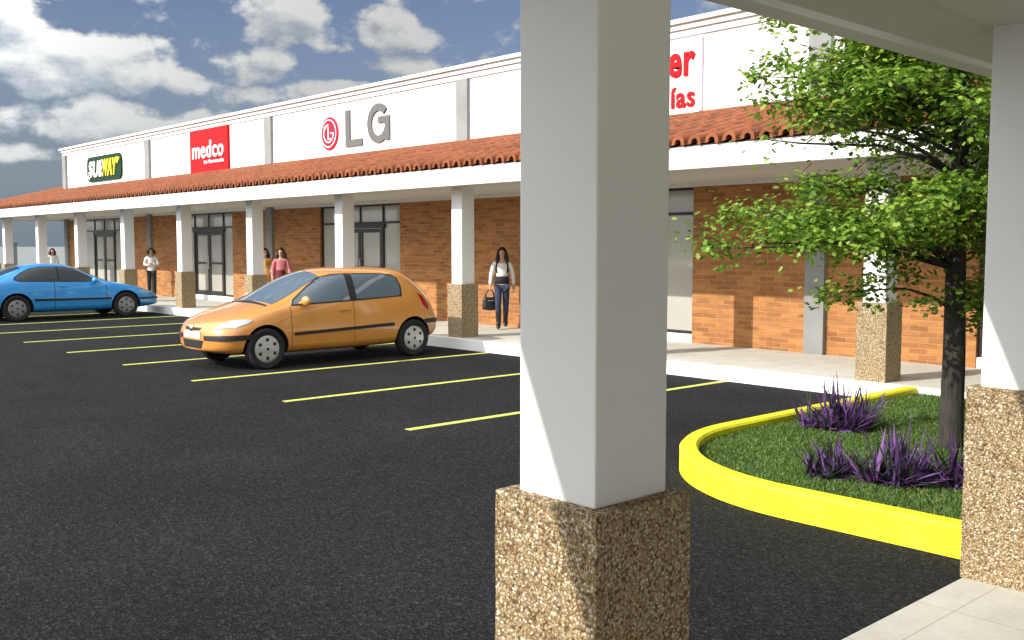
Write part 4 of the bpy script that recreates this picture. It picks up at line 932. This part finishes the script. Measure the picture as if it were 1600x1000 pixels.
    if hair_len:
        for sx in (-.05, 0, .05):
            p0 = hd + Vector((sx, .055, .03)) * k; p2 = p0 + Vector((sx * .7, .035, -hair_len - .08)) * k
            bb.tube([p0, p0.lerp(p2, .3) + Vector((sx * .4, .03, 0)) * k, p0.lerp(p2, .65) + Vector((sx * .5, .02, 0)) * k, p2], [.045 * k, .055 * k, .048 * k, .018 * k], 10)
        for sx in (-1, 1):
            p0 = hd + Vector((sx * .068, .0, .03)) * k; p2 = hd + Vector((sx * .10, -.055 if hair_len > .3 else -.02, -hair_len * .95)) * k
            bb.tube([p0, p0.lerp(p2, .5) + Vector((sx * .012, .0, 0)) * k, p2], [.028 * k, .040 * k, .014 * k], 8)
    bb.build('hair', hair, root, smooth=True)
    for s in (1, -1):
        b = MB(); b.ball(hd + Vector((s * .028, -.082, -.004)) * k, (.011 * k, .006 * k, .006 * k), 8, 6); b.build('eye', M['c_black'], root, smooth=True)
        b = MB(); b.ball(hd + Vector((s * .074, .0, -.012)) * k, (.010 * k, .018 * k, .026 * k), 8, 6); b.build('ear', M['skin'], root, smooth=True)
    b = MB(); b.tube([hd + Vector((0, -.080, .0)) * k, hd + Vector((0, -.098, -.028)) * k, hd + Vector((0, -.080, -.036)) * k], [.007 * k, .012 * k, .009 * k], 8); b.build('nose', M['skin'], root, smooth=True)
    b = MB(); b.ball(hd + Vector((0, -.072, -.062)) * k, (.020 * k, .008 * k, .006 * k), 8, 6); b.build('mouth', M['lips'], root, smooth=True)
    return root
def handbag(label, loc, rz, m, sx=.15, sz=.12, hz=.14):
    root = thing('handbag', label, 'handbag', loc, rz)
    b = MB(); n = 14; t = bmesh.new(); bmesh.ops.create_cube(t, size=1); bmesh.ops.subdivide_edges(t, edges=t.edges[:], cuts=4, use_grid_fill=True)
    for v in t.verts:
        f = 1 - .25 * (v.co.z + .5); v.co = Vector((v.co.x * 2 * sx * (1 - .12 * (v.co.z + .5)), v.co.y * .13 * f * (1 - 1.2 * v.co.x ** 2), -sz + v.co.z * 2 * sz - .012 * math.cos(v.co.x * 5)))
    bmesh.ops.bevel(t, geom=[e for e in t.edges if e.calc_face_angle(0) > 1], offset=.012, segments=2, affect='EDGES'); b.join(t); b.build('bag_body', m, root, smooth=True)
    for s in (-.035, .035):
        b = MB(); b.tube([(-sx * .55, s, -.02), (-sx * .5, s * .8, hz * .55), (-sx * .2, s * .4, hz), (sx * .2, s * .4, hz), (sx * .5, s * .8, hz * .55), (sx * .55, s, -.02)], .008, 8); b.build('handle', m, root, smooth=True)
    b = MB(); b.tube([(-sx * .4, -.072, -.06), (sx * .4, -.072, -.06)], .006, 6); b.build('clasp', M['chrome'], root)
    return root
G_ = 'people on the shop pavement'
F = R(48)
# the woman walking towards us
pw = Vector((-14.39, 12.88, Z0))
person('woman in white blouse, black sash and jeans striding towards us with her bag', pw, F, 1.56,
       {'hir': (-.076, -.01, .83), 'knr': (-.075, -.10, .465), 'car': (-.072, -.09, .33), 'anr': (-.07, -.075, .09), 'tor': (-.075, -.20, .035),
        'hil': (.076, .01, .83), 'knl': (.075, .00, .46), 'cal': (.072, .09, .36), 'anl': (.065, .22, .17), 'tol': (.07, .16, .06),
        'elr': (-.215, .03, 1.06), 'wrr': (-.235, .00, .85), 'par': (-.237, -.012, .79), 'ell': (.215, .05, 1.06), 'wrl': (.23, .07, .85), 'pal': (.23, .075, .79)},
       M['c_white'], M['c_denim'], M['hair'], M['leather'], 'wrist', .42, None, M['c_black'], G_, True)
rot = Matrix.Rotation(F, 3, 'Z'); kk = 1.56 / 1.6
handbag('black leather handbag hanging from the right hand of the woman in jeans', pw + rot @ Vector((-.242 * kk, -.02, .775 * kk - .14)), F + R(15), M['leather'])
pw2 = Vector((-30.68, 12.75, Z0))
person('person in white shirt and black trousers, arms folded, standing by a grey pilaster', pw2, R(62), 1.52,
       {'ell': (.215, -.03, 1.07), 'wrl': (.02, -.155, 1.10), 'pal': (-.035, -.16, 1.115), 'elr': (-.215, -.03, 1.07), 'wrr': (-.03, -.185, 1.075), 'par': (.03, -.185, 1.07)},
       M['c_white'], M['c_black'], M['hair'], M['leather'], 'wrist', .05, None, None, G_)
person('dark haired person in white top standing beyond the blue car', Vector((-38.62, 12.35, Z0)), R(80), 1.50, {}, M['c_white'], M['c_denim'], M['hair2'], M['leather'], 'elbow', .16, None, None, G_)
person('woman in long orange patterned dress beside the woman in pink', Vector((-22.9, 12.45, Z0)), R(70), 1.53,
       {'ell': (.19, -.03, 1.06), 'wrl': (.12, -.17, .98), 'pal': (.09, -.215, .97)}, M['c_floral'], None, M['hair'], M['leather'], 'wrist', .20, (.30, M['c_floral'], .20), None, G_)
pp = Vector((-21.75, 12.25, Z0))
person('woman in pink cardigan and dark red skirt with a grey bag on her arm', pp, R(52), 1.54,
       {'ell': (.21, .0, 1.05), 'wrl': (.25, -.14, .97), 'pal': (.255, -.195, .965), 'elr': (-.21, .02, 1.06), 'wrr': (-.20, -.05, .86), 'par': (-.20, -.07, .80)}, M['c_pink'], None, M['hair2'], M['leather'], 'wrist', .22, (.50, M['c_red'], .19), None, G_)
r2 = Matrix.Rotation(R(52), 3, 'Z')
handbag('grey handbag hung over the forearm of the woman in pink', pp + r2 @ Vector((.252, -.10, .945 - .165)), R(52) + R(90), M['c_grey'])

# ------------------------------------------------------------------ far left, past the end of the lot
def far_things():
    root = thing('concrete_pillar', 'slim grey concrete gate pillar far beyond the end of the lot', 'pillar', (-56.0, 15.9, -.02))
    b = MB(); b.box(-.2, .2, -.2, .2, 0, 1.9, .02); b.build('shaft', M['pilaster'], root); b = MB(); b.box(-.25, .25, -.25, .25, 1.9, 2.02, .02); b.build('cap', M['pilaster'], root)
    rnd = random.Random(9); root = thing('bush', 'small dark bush far off at the left edge of the lot', 'bush', (-57.5, 14.3, -.02))
    b = bmesh.new(); t = MB()
    for k in range(14):
        a = rnd.uniform(0, 6.28); q = Vector((.5 * math.cos(a) * rnd.random(), .5 * math.sin(a) * rnd.random(), rnd.uniform(.35, .75))); t.tube([(0, 0, 0), q * .5 + Vector((0, 0, .08)), q], [.02, .012, .004], 5)
        for _ in range(110):
            c = q + Vector((rnd.gauss(0, .15), rnd.gauss(0, .15), rnd.gauss(-.03, .1))); leaf(b, c, Vector((rnd.gauss(0, 1), rnd.gauss(0, 1), 1)), Vector((rnd.gauss(0, 1), rnd.gauss(0, 1), rnd.gauss(0, 1))), .09, .06)
    t.build('stem', M['bark'], root); me = bpy.data.meshes.new('foliage'); b.to_mesh(me); b.free(); me.materials.append(M['dkgreen']); o = bpy.data.objects.new('foliage', me); C.objects.link(o); o.parent = root
far_things()
